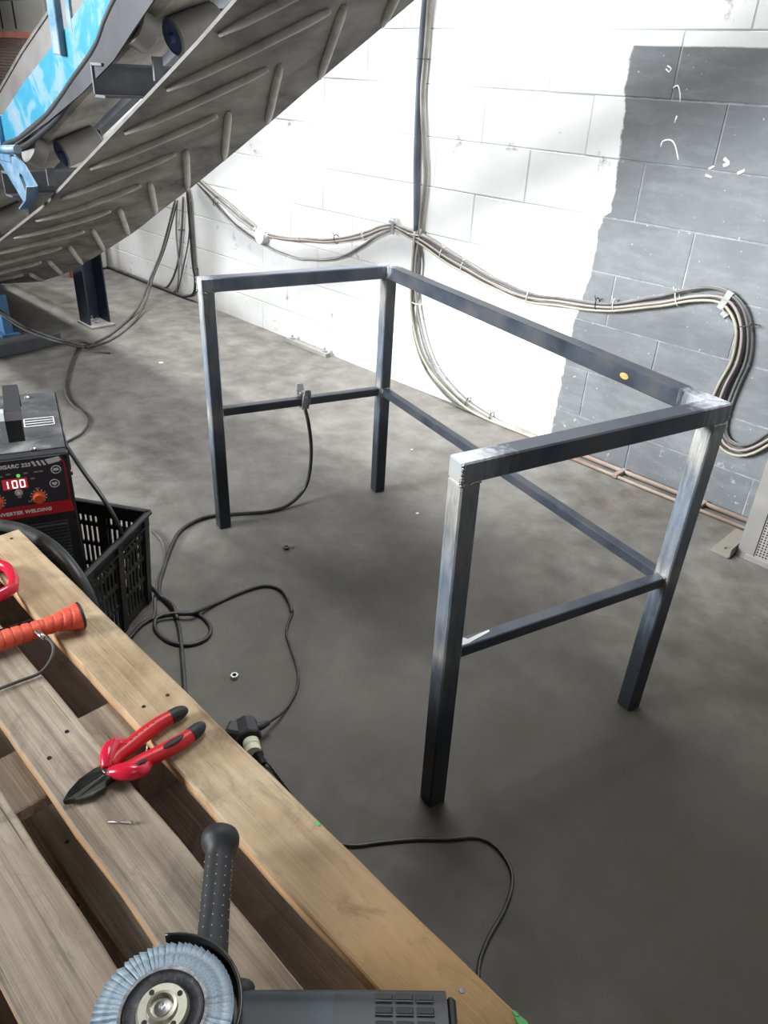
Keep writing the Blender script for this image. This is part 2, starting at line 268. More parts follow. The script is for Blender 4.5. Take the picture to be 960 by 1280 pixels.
LINES = {
 'run_right': [[-0.265,-0.02,0.768],[-0.117,-0.02,0.741],[0.063,-0.02,0.689],[0.327,-0.02,0.627],[0.524,-0.02,0.607],[0.683,-0.02,0.618],[0.901,-0.02,0.647],[1.093,-0.02,0.701],[1.236,-0.02,0.756],[1.328,-0.02,0.773],[1.387,-0.02,0.747],[1.43,-0.02,0.676],[1.444,-0.02,0.578],[1.426,-0.02,0.477],[1.422,-0.02,0.383],[1.446,-0.02,0.318],[1.483,-0.02,0.272],[1.537,-0.02,0.263],[1.587,-0.02,0.294],[1.635,-0.02,0.352]],
 'run_right_b': [[-0.266,-0.02,0.775],[-0.103,-0.02,0.757],[0.07,-0.02,0.712],[0.31,-0.02,0.648],[0.538,-0.02,0.623],[0.7,-0.02,0.634],[0.899,-0.02,0.659],[1.088,-0.02,0.721],[1.195,-0.02,0.77],[1.284,-0.02,0.797],[1.349,-0.02,0.791],[1.41,-0.02,0.755],[1.451,-0.02,0.681],[1.47,-0.02,0.586],[1.46,-0.02,0.494],[1.454,-0.02,0.399],[1.463,-0.02,0.323],[1.491,-0.02,0.288],[1.54,-0.02,0.283],[1.582,-0.02,0.311],[1.622,-0.02,0.369]],
 'run_right_c': [[-0.265,-0.02,0.757],[-0.125,-0.02,0.725],[0.051,-0.02,0.67],[0.33,-0.02,0.607],[0.527,-0.02,0.59],[0.686,-0.02,0.602],[0.904,-0.02,0.635],[1.096,-0.02,0.69],[1.239,-0.02,0.742],[1.325,-0.02,0.755],[1.376,-0.02,0.727],[1.412,-0.02,0.671],[1.423,-0.02,0.572],[1.402,-0.02,0.476],[1.395,-0.02,0.38],[1.431,-0.02,0.296],[1.481,-0.02,0.249],[1.543,-0.02,0.245],[1.593,-0.02,0.274],[1.641,-0.02,0.333]],
 'run_left': [[-2.019,-0.02,0.787],[-1.861,-0.02,0.724],[-1.675,-0.02,0.658],[-1.518,-0.02,0.605],[-1.327,-0.02,0.568],[-1.178,-0.02,0.566],[-0.833,-0.02,0.605],[-0.524,-0.02,0.675],[-0.356,-0.02,0.743],[-0.265,-0.02,0.768]],
 'run_left_b': [[-2.017,-0.02,0.805],[-1.834,-0.02,0.736],[-1.648,-0.02,0.68],[-1.477,-0.02,0.62],[-1.326,-0.02,0.581],[-1.178,-0.02,0.578],[-0.833,-0.02,0.617],[-0.525,-0.02,0.69],[-0.357,-0.02,0.758],[-0.266,-0.02,0.778]],
 'run_left_low': [[-2.004,-0.02,0.77],[-1.865,-0.02,0.697],[-1.626,-0.02,0.575],[-1.368,-0.02,0.513],[-1.181,-0.02,0.487],[-0.968,-0.02,0.49],[-0.703,-0.02,0.546],[-0.522,-0.02,0.629],[-0.382,-0.02,0.709],[-0.265,-0.02,0.757],[-0.186,-0.02,0.762],[-0.106,-0.02,0.735]],
 'trunk_main': [[-0.168,-0.02,1.742],[-0.173,-0.02,1.662],[-0.179,-0.02,1.494],[-0.179,-0.02,1.347],[-0.167,-0.02,1.066],[-0.152,-0.02,0.9],[-0.139,-0.02,0.762]],
 'trunk_side': [[-0.141,-0.02,1.741],[-0.146,-0.02,1.661],[-0.149,-0.02,1.466],[-0.153,-0.02,1.318],[-0.125,-0.02,1.134],[-0.103,-0.02,1.007],[-0.109,-0.02,0.871],[-0.114,-0.02,0.766]],
 'drop_a': [[-0.135,-0.025,0.77],[-0.137,-0.025,0.618],[-0.134,-0.025,0.467],[-0.106,-0.025,0.336],[-0.033,-0.025,0.193],[0.084,-0.025,0.103],[0.237,-0.025,0.034],[0.411,-0.025,-0.004],[0.591,-0.025,-0.018],[0.76,-0.025,-0.025]],
 'drop_b': [[-0.106,-0.025,0.782],[-0.126,-0.025,0.62],[-0.108,-0.025,0.473],[-0.069,-0.025,0.345],[0.009,-0.025,0.205],[0.119,-0.025,0.113],[0.27,-0.025,0.049],[0.437,-0.025,0.013],[0.611,-0.025,-0.003],[0.774,-0.025,-0.008]],
 'drop_c': [[-0.145,-0.025,0.762],[-0.101,-0.025,0.624],[-0.118,-0.025,0.471],[-0.122,-0.025,0.333],[-0.053,-0.025,0.176],[0.06,-0.025,0.075],[0.214,-0.025,0.01],[0.394,-0.025,-0.026],[0.581,-0.025,-0.038],[0.747,-0.025,-0.046]],
 'left_drop_a': [[-2.095,-0.02,0.705],[-2.096,-0.02,0.457],[-2.097,-0.02,0.256],[-2.083,-0.02,0.156],[-2.126,-0.02,0.058],[-2.285,-0.02,-0.003],[-2.528,-0.02,-0.016],[-2.805,-0.02,-0.016],[-3.161,-0.02,-0.016],[-3.438,-0.02,-0.009]],
 'left_drop_b': [[-2.167,-0.02,0.658],[-2.223,-0.02,0.437],[-2.309,-0.02,0.217],[-2.44,-0.02,0.058],[-2.559,-0.02,-0.011],[-2.75,-0.02,-0.022],[-3.1,-0.02,-0.016],[-3.415,-0.02,-0.016]],
 'left_drop_c': [[-2.24,-0.02,0.62],[-2.283,-0.02,0.427],[-2.288,-0.02,0.221],[-2.337,-0.02,0.051],[-2.421,-0.02,-0.01]],
 'left_drop_d': [[-2.076,-0.02,0.651],[-2.142,-0.02,0.4],[-2.256,-0.02,0.175],[-2.342,-0.02,0.023],[-2.4,-0.02,-0.011]],
 'slack_a': [[-2.251,-0.03,0.629],[-2.312,-0.12,0.331],[-2.26,-0.25,0.177],[-2.156,-0.399,0.05],[-1.984,-0.587,0.008],[-1.769,-0.829,0.006],[-1.68,-1.003,0.006],[-1.619,-1.147,0.076],[-1.797,-1.199,0.085],[-1.93,-1.247,0.11],[-2.035,-1.302,0.17],[-2.15,-1.316,0.2]],
 'slack_b': [[-2.221,-0.03,0.633],[-2.281,-0.12,0.337],[-2.229,-0.25,0.183],[-2.109,-0.398,0.05],[-1.908,-0.596,0.008],[-1.702,-0.839,0.006],[-1.637,-1.023,0.012],[-1.563,-1.172,0.082],[-1.727,-1.228,0.09],[-1.867,-1.273,0.112],[-1.975,-1.325,0.17],[-2.086,-1.34,0.2]],
 'slack_c': [[-1.698,-1.046,0.005],[-1.505,-1.169,0.005],[-1.276,-1.305,0.005],[-1.095,-1.392,0.005],[-0.937,-1.435,0.005],[-0.81,-1.442,0.005],[-0.706,-1.47,0.005],[-0.616,-1.536,0.005],[-0.576,-1.604,0.005],[-0.536,-1.69,0.005]],
 'ground_lead': [[0.473,-1.201,0.39],[0.492,-1.199,0.33],[0.469,-1.169,0.22],[0.461,-1.17,0.12],[0.445,-1.184,0.045],[0.45,-1.257,0.012],[0.436,-1.341,0.007],[0.384,-1.43,0.007],[0.342,-1.497,0.007],[0.324,-1.561,0.007],[0.347,-1.65,0.007],[0.414,-1.727,0.007],[0.505,-1.808,0.007],[0.576,-1.866,0.007],[0.633,-1.894,0.007],[0.701,-1.899,0.007],[0.764,-1.919,0.007],[0.848,-1.958,0.007],[1.048,-2.067,0.007],[1.121,-2.103,0.007]],
 'torch_lead': [[0.408,-2.007,0.46],[0.555,-2.028,0.44],[0.66,-2.03,0.4],[0.698,-2.019,0.335],[0.662,-1.988,0.22],[0.623,-1.939,0.09],[0.632,-1.898,0.012],[0.713,-1.9,0.02],[0.771,-1.92,0.012]],
 'loop_lead': [[0.751,-2.065,0.006],[0.715,-2.001,0.006],[0.715,-1.945,0.006],[0.744,-1.889,0.006],[0.787,-1.857,0.006],[0.854,-1.865,0.006],[0.888,-1.901,0.006],[0.879,-1.952,0.006],[0.833,-1.984,0.006],[0.765,-1.987,0.006],[0.727,-1.961,0.016],[0.742,-1.92,0.018],[0.779,-1.877,0.02],[0.77,-1.795,0.006],[0.773,-1.706,0.006],[0.791,-1.629,0.006],[0.84,-1.604,0.006],[0.906,-1.622,0.006],[0.955,-1.649,0.006]],
 'loop_lead_tail': [[0.278,-1.72,0.006],[0.368,-1.733,0.006],[0.458,-1.777,0.006],[0.544,-1.848,0.006],[0.621,-1.906,0.006],[0.683,-1.942,0.006],[0.716,-1.971,0.006]],
 'thin_lead': [[0.955,-1.649,0.006],[0.988,-1.69,0.006],[1.022,-1.723,0.006],[1.082,-1.753,0.006],[1.159,-1.793,0.006],[1.21,-1.837,0.006],[1.248,-1.901,0.006],[1.267,-1.953,0.02],[1.275,-1.994,0.03]],
 'grinder_lead': [[1.344,-2.047,0.02],[1.37,-2.043,0.01],[1.408,-2.046,0.005],[1.486,-2.058,0.005],[1.549,-2.074,0.005],[1.606,-2.069,0.005],[1.648,-2.043,0.005],[1.682,-1.995,0.005],[1.728,-1.934,0.005],[1.774,-1.884,0.005],[1.816,-1.833,0.005],[1.859,-1.823,0.005],[1.906,-1.84,0.005],[1.933,-1.871,0.005],[1.953,-1.923,0.005],[1.965,-1.983,0.005],[1.981,-2.031,0.005],[2.001,-2.061,0.005],[2.033,-2.095,0.005]],
 'torch_hose': [[0.697,-2.33,0.472],[0.81,-2.33,0.512],[0.962,-2.33,0.569],[1.085,-2.33,0.597],[1.169,-2.33,0.596],[1.224,-2.33,0.57],[1.249,-2.33,0.525],[1.254,-2.33,0.468]],
 'wire': [[1.419,-2.472,0.655],[1.425,-2.469,0.654],[1.437,-2.468,0.652],[1.449,-2.473,0.647],[1.457,-2.486,0.637],[1.457,-2.502,0.628],[1.453,-2.527,0.627],[1.45,-2.554,0.627],[1.451,-2.57,0.627]],
 'ferrule': [[1.401,-2.476,0.658],[1.42,-2.472,0.655]],
 'skirt_line': [[0.969,-0.03,0.017],[1.197,-0.03,0.013],[1.407,-0.03,0.009],[1.632,-0.03,0.002]],
}

def perforated_mat():
    m, nt, bs = new_mat('perforated galvanised sheet', 0.5, 0.35)
    v = coords(nt, 'Object', (1 / 0.0105, 1, 1 / 0.0105))
    vor = nd(nt, 'ShaderNodeTexVoronoi', feature='F1'); vor.inputs['Scale'].default_value = 1.0; vor.inputs['Randomness'].default_value = 0.0
    nt.links.new(v, vor.inputs['Vector'])
    hole = ramp(nt, vor.outputs['Distance'], [(0.30, 1.0), (0.36, 0.0)])
    c = ramp(nt, noise_tex(nt, coords(nt), 5, 4), [(0.3, (0.36, 0.345, 0.32)), (0.7, (0.50, 0.485, 0.45))])
    nt.links.new(mix(nt, hole, c, (0.05, 0.045, 0.04)), bs.inputs['Base Color'])
    inv = math_n(nt, 'SUBTRACT', 1.0, hole); bump(nt, bs, inv, 0.5, 0.002)
    return m
M['perf'] = perforated_mat()

# ------------------------------------------------------------------ mesh helpers
def obj(name, bm, m, parent=None, smooth=False, mat2=None):
    me = bpy.data.meshes.new(name); bm.to_mesh(me); bm.free()
    for k in ([m] if not isinstance(m, (list, tuple)) else m): me.materials.append(M[k] if isinstance(k, str) else k)
    if smooth:
        for p in me.polygons: p.use_smooth = True
    o = bpy.data.objects.new(name, me); COL.objects.link(o)
    if parent is not None: o.parent = parent; o.matrix_parent_inverse = Matrix.Identity(4)
    return o
def shade(o, ang=40):
    """smooth faces, sharp edges past ang"""
    bm = bmesh.new(); bm.from_mesh(o.data)
    for f in bm.faces: f.smooth = True
    for e in bm.edges:
        e.smooth = not (len(e.link_faces) != 2 or e.calc_face_angle(0) > math.radians(ang))
    bm.to_mesh(o.data); bm.free(); return o
def thing(name, label, cat, loc=(0, 0, 0), rot=(0, 0, 0), group=None):
    o = bpy.data.objects.new(name, None); COL.objects.link(o); o.location = loc; o.rotation_euler = rot
    o.empty_display_size = 0.1
    return tag(o, label, cat, group)
def tag(o, label=None, cat=None, group=None, kind=None):
    if label: o['label'] = label
    if cat: o['category'] = cat
    if group: o['group'] = group
    if kind: o['kind'] = kind
    return o
def place(o, loc=(0, 0, 0), rot=(0, 0, 0)):
    o.location = loc; o.rotation_euler = rot; return o
def add_box(bm, c, s, mtx=None, bev=0.0, mi=0):
    r = bmesh.ops.create_cube(bm, size=1.0); vs_ = r['verts']
    bmesh.ops.scale(bm, vec=s, verts=vs_)
    fs = list({f for v in vs_ for f in v.link_faces})
    for f in fs: f.material_index = mi
    if bev:
        es = list({e for v in vs_ for e in v.link_edges})
        rr = bmesh.ops.bevel(bm, geom=es, offset=bev, segments=1, affect='EDGES', profile=0.5)
        vs_ = list({v for f in rr['faces'] for v in f.verts} | {v for v in vs_ if v.is_valid})
        vs_ = list({v for v0 in vs_ for f in v0.link_faces for v in f.verts})
        for f in {f for v in vs_ for f in v.link_faces}: f.material_index = mi
    T = Matrix.Translation(c)
    if mtx is not None: T = T @ mtx.to_4x4() if len(mtx) == 3 else mtx @ T
    bmesh.ops.transform(bm, matrix=T, verts=vs_)
    return vs_
def frame_of(d, up=V((0, 0, 1))):
    d = V(d).normalized()
    if abs(d.dot(up)) > 0.99: up = V((1, 0, 0))
    s = up.cross(d).normalized(); u = d.cross(s)
    return d, s, u                       # along, side, up
def add_beam(bm, p0, p1, w, h, up=V((0, 0, 1)), bev=0.0, m0=0.0, m1=0.0, mi=0):
    """box tube from p0 to p1: width w sideways, height h along up; m0/m1 shear the ends sideways for mitres"""
    p0, p1 = V(p0), V(p1); d, s, u = frame_of(p1 - p0, up)
    vs_ = add_box(bm, (0, 0, 0), ((p1 - p0).length, w, h), bev=bev, mi=mi)
    L = (p1 - p0).length
    for v in vs_:
        x, y, z = v.co
        if m0 and x < 0: x += m0 * y
        if m1 and x > 0: x += m1 * y
        v.co = (p0 + p1) / 2 + d * x + s * y + u * z
    return vs_
def smooth_path(pts, step=0.02, closed=False):
    P = [V(p) for p in pts]
    if len(P) < 3: return P
    out = []; n = len(P)
    rng = range(n) if closed else range(n - 1)
    for i in rng:
        if closed: a, b, c, d = P[(i - 1) % n], P[i], P[(i + 1) % n], P[(i + 2) % n]
        else:
            b, c = P[i], P[i + 1]; a = P[i - 1] if i else b * 2 - c; d = P[i + 2] if i + 2 < n else c * 2 - b
        k = max(1, int((c - b).length / step))
        for j in range(k):
            t = j / k
            out.append(0.5 * ((2 * b) + (c - a) * t + (2 * a - 5 * b + 4 * c - d) * t * t + (3 * b - a - 3 * c + d) * t ** 3))
    if not closed: out.append(P[-1])
    return out
def add_tube(bm, pts, r, n=8, closed=False, caps=True, rad=None, flat=1.0, mi=0):
    """sweep a circle (or an ellipse, flat<1 squashes it along its own up) along pts"""
    P = [V(p) for p in pts]; m = len(P); rings = []; up = None
    for i in range(m):
        if closed: t = (P[(i + 1) % m] - P[i - 1]).normalized()
        else: t = (P[min(i + 1, m - 1)] - P[max(i - 1, 0)]).normalized()
        if up is None:
            up = V((0, 0, 1)) if abs(t.z) < 0.9 else V((1, 0, 0))
        up = (up - t * up.dot(t)); up = up.normalized() if up.length > 1e-6 else V((1, 0, 0)); s = t.cross(up)
        rr = rad(i / (m - 1)) if rad else r
        rings.append([bm.verts.new(P[i] + s * (math.cos(2 * PI * k / n) * rr) + up * (math.sin(2 * PI * k / n) * rr * flat)) for k in range(n)])
    for i in range(m if closed else m - 1):
        a, b = rings[i], rings[(i + 1) % m]
        for k in range(n):
            f = bm.faces.new((a[k], a[(k + 1) % n], b[(k + 1) % n], b[k])); f.smooth = True; f.material_index = mi
    if caps and not closed:
        f = bm.faces.new(rings[0][::-1]); f.material_index = mi
        f = bm.faces.new(rings[-1]); f.material_index = mi
    return rings
def add_lathe(bm, prof, n=32, mtx=None, mi=0, cap0=True, cap1=True):
    """prof: (radius, z) from low to high, around z"""
    rings = []
    for r, z in prof:
        ring = []
        for k in range(n):
            p = V((r * math.cos(2 * PI * k / n), r * math.sin(2 * PI * k / n), z))
            ring.append(bm.verts.new(mtx @ p if mtx is not None else p))
        rings.append(ring)
    for a, b in zip(rings, rings[1:]):
        for k in range(n):
            f = bm.faces.new((a[k], a[(k + 1) % n], b[(k + 1) % n], b[k])); f.material_index = mi
    if cap0: bm.faces.new(rings[0][::-1]).material_index = mi
    if cap1: bm.faces.new(rings[-1]).material_index = mi
def add_prism(bm, poly, h, mtx=None, mi=0):
    """poly in local xy, extruded 0..h along z"""
    T = mtx if mtx is not None else Matrix.Identity(4)
    a = [bm.verts.new(T @ V((x, y, 0))) for x, y in poly]; b = [bm.verts.new(T @ V((x, y, h))) for x, y in poly]
    n = len(poly)
    fs = [bm.faces.new(a[::-1]), bm.faces.new(b)] + [bm.faces.new((a[k], a[(k + 1) % n], b[(k + 1) % n], b[k])) for k in range(n)]
    for f in fs: f.material_index = mi
    return fs
def fix(bm): bmesh.ops.recalc_face_normals(bm, faces=bm.faces); return bm
def basis(o, x, y, z):
    return Matrix(((x[0], y[0], z[0], o[0]), (x[1], y[1], z[1], o[1]), (x[2], y[2], z[2], o[2]), (0, 0, 0, 1)))
def copy_tree(o, parent=None):
    c = o.copy(); COL.objects.link(c)
    if parent is not None: c.parent = parent
    for ch in list(o.children): copy_tree(ch, c)
    return c
def text(name, body, size, parent, m, mtx, align='LEFT', ext=0.0003):
    cu = bpy.data.curves.new(name, 'FONT'); cu.body = body; cu.size = size; cu.align_x = align; cu.extrude = ext; cu.offset = size * 0.045; cu.shear = 0.12; cu.space_character = 1.06
    cu.materials.append(M[m]); tmp = bpy.data.objects.new(name + '_curve', cu); COL.objects.link(tmp)
    me = bpy.data.meshes.new_from_object(tmp.evaluated_get(bpy.context.evaluated_depsgraph_get()))
    bpy.data.objects.remove(tmp); bpy.data.curves.remove(cu)
    o = bpy.data.objects.new(name, me); COL.objects.link(o); o.parent = parent; o.matrix_local = mtx; return o

# ------------------------------------------------------------------ setting: floor and block wall
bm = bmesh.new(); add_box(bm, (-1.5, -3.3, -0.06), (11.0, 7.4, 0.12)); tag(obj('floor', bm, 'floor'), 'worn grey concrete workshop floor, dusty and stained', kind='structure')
def shell(name, label, boxes, m):
    bm = bmesh.new()
    for c, s in boxes: add_box(bm, c, s)
    tag(obj(name, bm, m), label, kind='structure')
shell('wall_right', 'pale side wall to the viewer\'s right', [((4.1, -3.3, 2.4), (0.2, 7.4, 4.8))], 'shell_pale')
shell('wall_left', 'grey end wall beyond the conveyor tail', [((-7.1, -3.3, 2.4), (0.2, 7.4, 4.8))], 'shell')
shell('wall_front', 'wall behind the viewer with a wide open doorway', [((2.0, -7.0, 2.4), (4.2, 0.2, 4.8)), ((-6.0, -7.0, 2.4), (2.2, 0.2, 4.8)), ((-2.5, -7.0, 4.4), (4.8, 0.2, 0.8))], 'shell')
shell('ceiling', 'dim workshop ceiling', [((-1.5, -3.3, 4.9), (11.4, 7.6, 0.2))], 'shell')
bm = bmesh.new(); add_box(bm, (-1.5, 0.0985, 2.4), (11.0, 0.20, 4.8))
wall = tag(obj('wall_back', bm, 'core'), 'block wall painted white with a grey painted patch', kind='structure')
bw, bh, jt = 0.50, 0.20, 0.0045
def block_mesh(width):
    b = bmesh.new(); add_box(b, (0, 0, 0), (width - jt, 0.05, bh - jt), bev=0.0018); return b
offs = {0: 0.11, 1: 0.36, 2: 0.13, 3: 0.40, 4: 0.17, 5: 0.43, 6: 0.178, 7: 0.477, 8: 0.194, 9: 0.44}
full = None
for row in range(10):
    zc = -0.037 + bh * row + bh / 2; hgt = bh
    for k in range(-11, 5):
        x0 = offs[row] + k * bw
        if x0 + bw < -4.9 or x0 > 2.4: continue
        if full is None:
            b = block_mesh(bw); full = obj('block', b, 'wall', wall); c = full
        else:
            c = full.copy(); COL.objects.link(c)
        jig = random.Random(row * 100 + k)
        c.location = (x0 + bw / 2, -0.0015 + jig.uniform(-0.0012, 0.0012), zc + jig.uniform(-0.0006, 0.0006))
        c.location.y += 0.023
        c.rotation_euler = (jig.uniform(-.001, .001), 0, jig.uniform(-.001, .001))

# dribbles and blobs of white paint standing on the grey patch
for pts, r_ in (([(0.976, 1.217), (0.977, 1.235), (1.005, 1.242), (1.027, 1.226), (1.05, 1.183)], 0.0026), ([(0.975, 1.397), (0.99, 1.405), (1.005, 1.38), (1.011, 1.357)], 0.0025), ([(1.01, 1.316), (1.007, 1.294)], 0.0025),
                ([(0.938, 1.461), (0.955, 1.453), (0.948, 1.443), (0.935, 1.452)], 0.0022), ([(1.164, 1.167), (1.181, 1.177)], 0.004), ([(1.207, 1.203), (1.227, 1.189), (1.21, 1.182)], 0.006), ([(1.264, 1.163), (1.285, 1.175)], 0.0055), ([(1.158, 1.147), (1.182, 1.142)], 0.004)):
    b = bmesh.new(); add_tube(b, smooth_path([(x, -0.0042, z) for x, z in pts], 0.008), r_, 6)
    for v in b.verts: v.co.y = -0.0042 + (v.co.y + 0.0042) * 0.25
    obj('paint_dribble', b, 'ink_white', wall)

# ------------------------------------------------------------------ the welded frame
S = 0.0417; H = 0.85
FT = dict(A=V((0.406, -1.515, 0)), B=V((0.564, -0.916, 0)), C=V((1.827, -1.228, 0)), D=V((1.679, -1.828, 0)))
TP = dict(A=V((0.386, -1.505, H)), B=V((0.563, -0.909, H)), C=V((1.837, -1.229, H)), D=V((1.673, -1.834, H)))
tab = thing('steel_workbench', 'welded dark steel table frame without a top, standing on the concrete floor', 'table frame', ((FT['A'] + FT['D']) / 2))
bo = tab.location.copy()
def loc(p): return V(p) - bo
ax_l = (TP['C'] - TP['B']); ax_l.z = 0; ax_l.normalize(); ax_w = V((ax_l.y, -ax_l.x, 0))
for k in 'ABCD':
    b = bmesh.new(); top = TP[k] - V((0, 0, S))
    p1 = FT[k].lerp(TP[k], (H - S) / H)
    add_beam(b, loc(FT[k]), loc(p1), S, S, up=ax_w, bev=0.003)
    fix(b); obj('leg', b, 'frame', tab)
zc = V((0, 0, -S / 2))
hs = S / 2
dAB = (TP['B'] - TP['A']).normalized(); dBC = (TP['C'] - TP['B']).normalized(); dCD = (TP['D'] - TP['C']).normalized()
b = bmesh.new(); add_beam(b, loc(TP['A'] + zc - dAB * hs), loc(TP['B'] + zc), S, S, bev=0.003, m1=1.0); fix(b); obj('top_rail', b, 'frame_bar_lit', tab)  # same tube as the other rails, with reflected light painted into its colour
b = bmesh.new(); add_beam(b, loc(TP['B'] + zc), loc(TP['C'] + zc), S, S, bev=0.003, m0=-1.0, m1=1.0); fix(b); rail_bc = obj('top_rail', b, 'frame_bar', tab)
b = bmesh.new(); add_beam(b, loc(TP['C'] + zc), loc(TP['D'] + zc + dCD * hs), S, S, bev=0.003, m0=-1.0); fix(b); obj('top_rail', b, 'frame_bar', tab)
CB = 0.027; zb = 0.4215
def mid(k, z): return FT[k].lerp(TP[k], z / H)
for a_, c_, za, zc_ in (('A', 'B', 0.424, 0.408), ('B', 'C', 0.408, 0.402), ('C', 'D', 0.407, 0.425)):
    p, q = mid(a_, za), mid(c_, zc_); d = (q - p).normalized()
    b = bmesh.new(); add_beam(b, loc(p + d * (hs - 0.001)), loc(q - d * (hs - 0.001)), CB, CB, bev=0.002); fix(b); obj('cross_bar', b, 'frame_bar', tab)
# weld beads: rows of overlapping drops along a seam
def bead(p, q, r=0.004, name='weld_bead'):
    p, q = V(p), V(q); n = max(3, int((q - p).length / (r * 1.1))); b = bmesh.new()
    rd = random.Random(int(p.x * 1000) + int(q.z * 777))
    for i in range(n):
        c = p.lerp(q, i / (n - 1)); s = r * rd.uniform(0.8, 1.2)
        res = bmesh.ops.create_icosphere(b, subdivisions=1, radius=s, matrix=Matrix.Translation(loc(c) + V((rd.uniform(-1, 1), rd.uniform(-1, 1), rd.uniform(-1, 1))) * r * 0.25))
    for f in b.faces: f.smooth = True
    return obj(name, b, 'weld', tab)
e = hs - 0.001
al, aw = ax_l, ax_w
for k, sl, sw in (('D', 1, 1), ('A', -1, 1)):
    c = TP[k]
    bead(c + al * e * sl + aw * e - V((0, 0, 0.004)), c + al * e * sl + aw * e - V((0, 0, S)))
    bead(c + al * e + aw * e - V((0, 0, S)), c + al * e - aw * e - V((0, 0, S)), 0.003)
for k, sl in (('B', 1), ('C', -1)):
    c = TP[k]
    bead(c + (al * sl + aw) * e - V((0, 0, 0.003)), c + (al * sl + aw) * e - V((0, 0, S)), 0.0035)
    bead(c + (al * sl + aw) * e - V((0, 0, 0.0015)), c - (al * sl + aw) * e * 0.9 - V((0, 0, 0.0015)), 0.0022)
for a_, c_, za in (('A', 'B', 0.424), ('B', 'A', 0.408), ('B', 'C', 0.408), ('C', 'B', 0.402), ('C', 'D', 0.407), ('D', 'C', 0.425)):
    p = mid(a_, za); d = (mid(c_, za) - p).normalized(); s = d.cross(V((0, 0, 1)))
    for sg in (-1, 1):
        bead(p + d * (hs + .001) + s * sg * CB / 2 + V((0, 0, CB / 2)), p + d * (hs + .001) + s * sg * CB / 2 - V((0, 0, CB / 2)), 0.0028)
    bead(p + d * (hs + .001) + s * CB / 2 + V((0, 0, CB / 2)), p + d * (hs + .001) - s * CB / 2 + V((0, 0, CB / 2)), 0.0028)
# sticker on the long rail, scraped patch on the near cross bar
p = TP['B'].lerp(TP['C'], 0.822) + aw * (hs + 0.0006) - V((0, 0, S * 0.52))
b = bmesh.new(); add_lathe(b, [(0.013, -0.0005), (0.013, 0.0005)], 20, basis(loc(p), al, V((0, 0, 1)) * 0.55, aw)); fix(b)
tag(obj('sticker', b, 'gold', tab), 'small round gold sticker')
p = mid('D', 0.425) + (mid('C', 0.407) - mid('D', 0.425)).normalized() * 0.065 + V((0, 0, CB / 2 + 0.0003))
d = (mid('C', 0.407) - mid('D', 0.425)).normalized(); s = V((0, 0, 1)).cross(d)
b = bmesh.new()
add_prism(b, [(-0.042, -0.009), (-0.02, -0.009), (0.04, 0.003), (0.042, 0.008), (0.015, 0.006), (-0.015, 0.002), (-0.02, 0.010), (-0.042, 0.010)], 0.0006, basis(loc(p), d, s, V((0, 0, 1))))
fix(b); tag(obj('scraped_patch', b, 'chalk', tab), 'pale scraped patch on the bar end')

# earth clamp on the far short cross bar, with its lead
t = thing('earth_clamp', 'small zinc welding earth clamp gripping the short cross bar at the far end', 'clamp', (0.452, -1.222, 0.435))
q0 = mid('A', 0.424).lerp(mid('B', 0.408), 0.50); cl = V(t.location)
dd = dAB; nn = V((dAB.y, -dAB.x, 0)); 
q0 = q0 - cl
for sg, tilt in ((1, 0.30), (-1, -0.30)):
    b = bmesh.new()
    T = basis(q0 + nn * sg * (CB / 2 + 0.003), dd, V((0, 0, 1)) * math.cos(tilt) + nn * math.sin(tilt), nn)
    add_prism(b, [(-0.011, -0.028), (0.011, -0.028), (0.013, 0.012), (0.009, 0.052), (-0.009, 0.052), (-0.013, 0.012)], 0.0025 * sg, T)
    add_prism(b, [(-0.011, -0.028), (-0.011, 0.052), (-0.013, 0.03), (-0.013, 0.0)], 0.010 * sg, T)
    add_prism(b, [(0.011, -0.028), (0.0135, 0.0), (0.0135, 0.03), (0.011, 0.052)], 0.010 * sg, T)
    fix(b); obj('jaw', b, 'zinc', t)
b = bmesh.new(); add_tube(b, [q0 + V((0, 0, 0.026)) - dd * 0.016, q0 + V((0, 0, 0.026)) + dd * 0.016], 0.009, 12); obj('spring', b, 'bright', t)
b = bmesh.new(); add_lathe(b, [(0.008, 0), (0.008, 0.004), (0.004, 0.005)], 10, basis(q0 + V((0, 0, 0.018)) + nn * (CB / 2 + 0.009), dd, V((0, 0, 1)), nn)); fix(b); obj('rivet', b, 'bright', t)

# ------------------------------------------------------------------ cables and leads
def clampz(pts, r): return [V((x, y, max(z, r))) for x, y, z in pts]
def cable_thing(name, key, r, m, label, cat='cable', extra=()):
    pts = smooth_path(clampz(LINES[key], r), 0.015)
    b = bmesh.new(); add_tube(b, pts, r, 8); o = obj(name, b, m)
    return tag(o, label, cat)
o = cable_thing('ground_lead', 'ground_lead', 0.0065, 'rubber', 'thick black earth lead hanging from the clamp and curling over the floor', 'cable')
o = cable_thing('torch_lead', 'torch_lead', 0.0065, 'rubber', 'black lead from the back of the welder over the crate rim to the floor', 'cable')
pts = smooth_path(clampz(LINES['loop_lead'], 0.006), 0.015); b = bmesh.new(); add_tube(b, pts, 0.0058, 8)
pts = smooth_path(clampz(LINES['thin_lead'], 0.004), 0.012); add_tube(b, pts, 0.0038, 8)
tag(obj('extension_lead', b, 'rubber'), 'black extension lead with one loop beside the crate, running to the socket', 'cable')
cable_thing('lead_tail', 'loop_lead_tail', 0.0055, 'dusty', 'dusty grey lead curving round behind the crate corner', 'cable')
cable_thing('grinder_lead', 'grinder_lead', 0.0040, 'rubber', 'thin black grinder lead snaking over the floor past the nearest frame leg', 'cable')
h = [V(p) for p in LINES['torch_hose']] + [V((1.245, -2.325, 0.30)), V((1.20, -2.30, 0.08)), V((1.10, -2.28, 0.02)), V((1.0, -2.24, 0.016))]
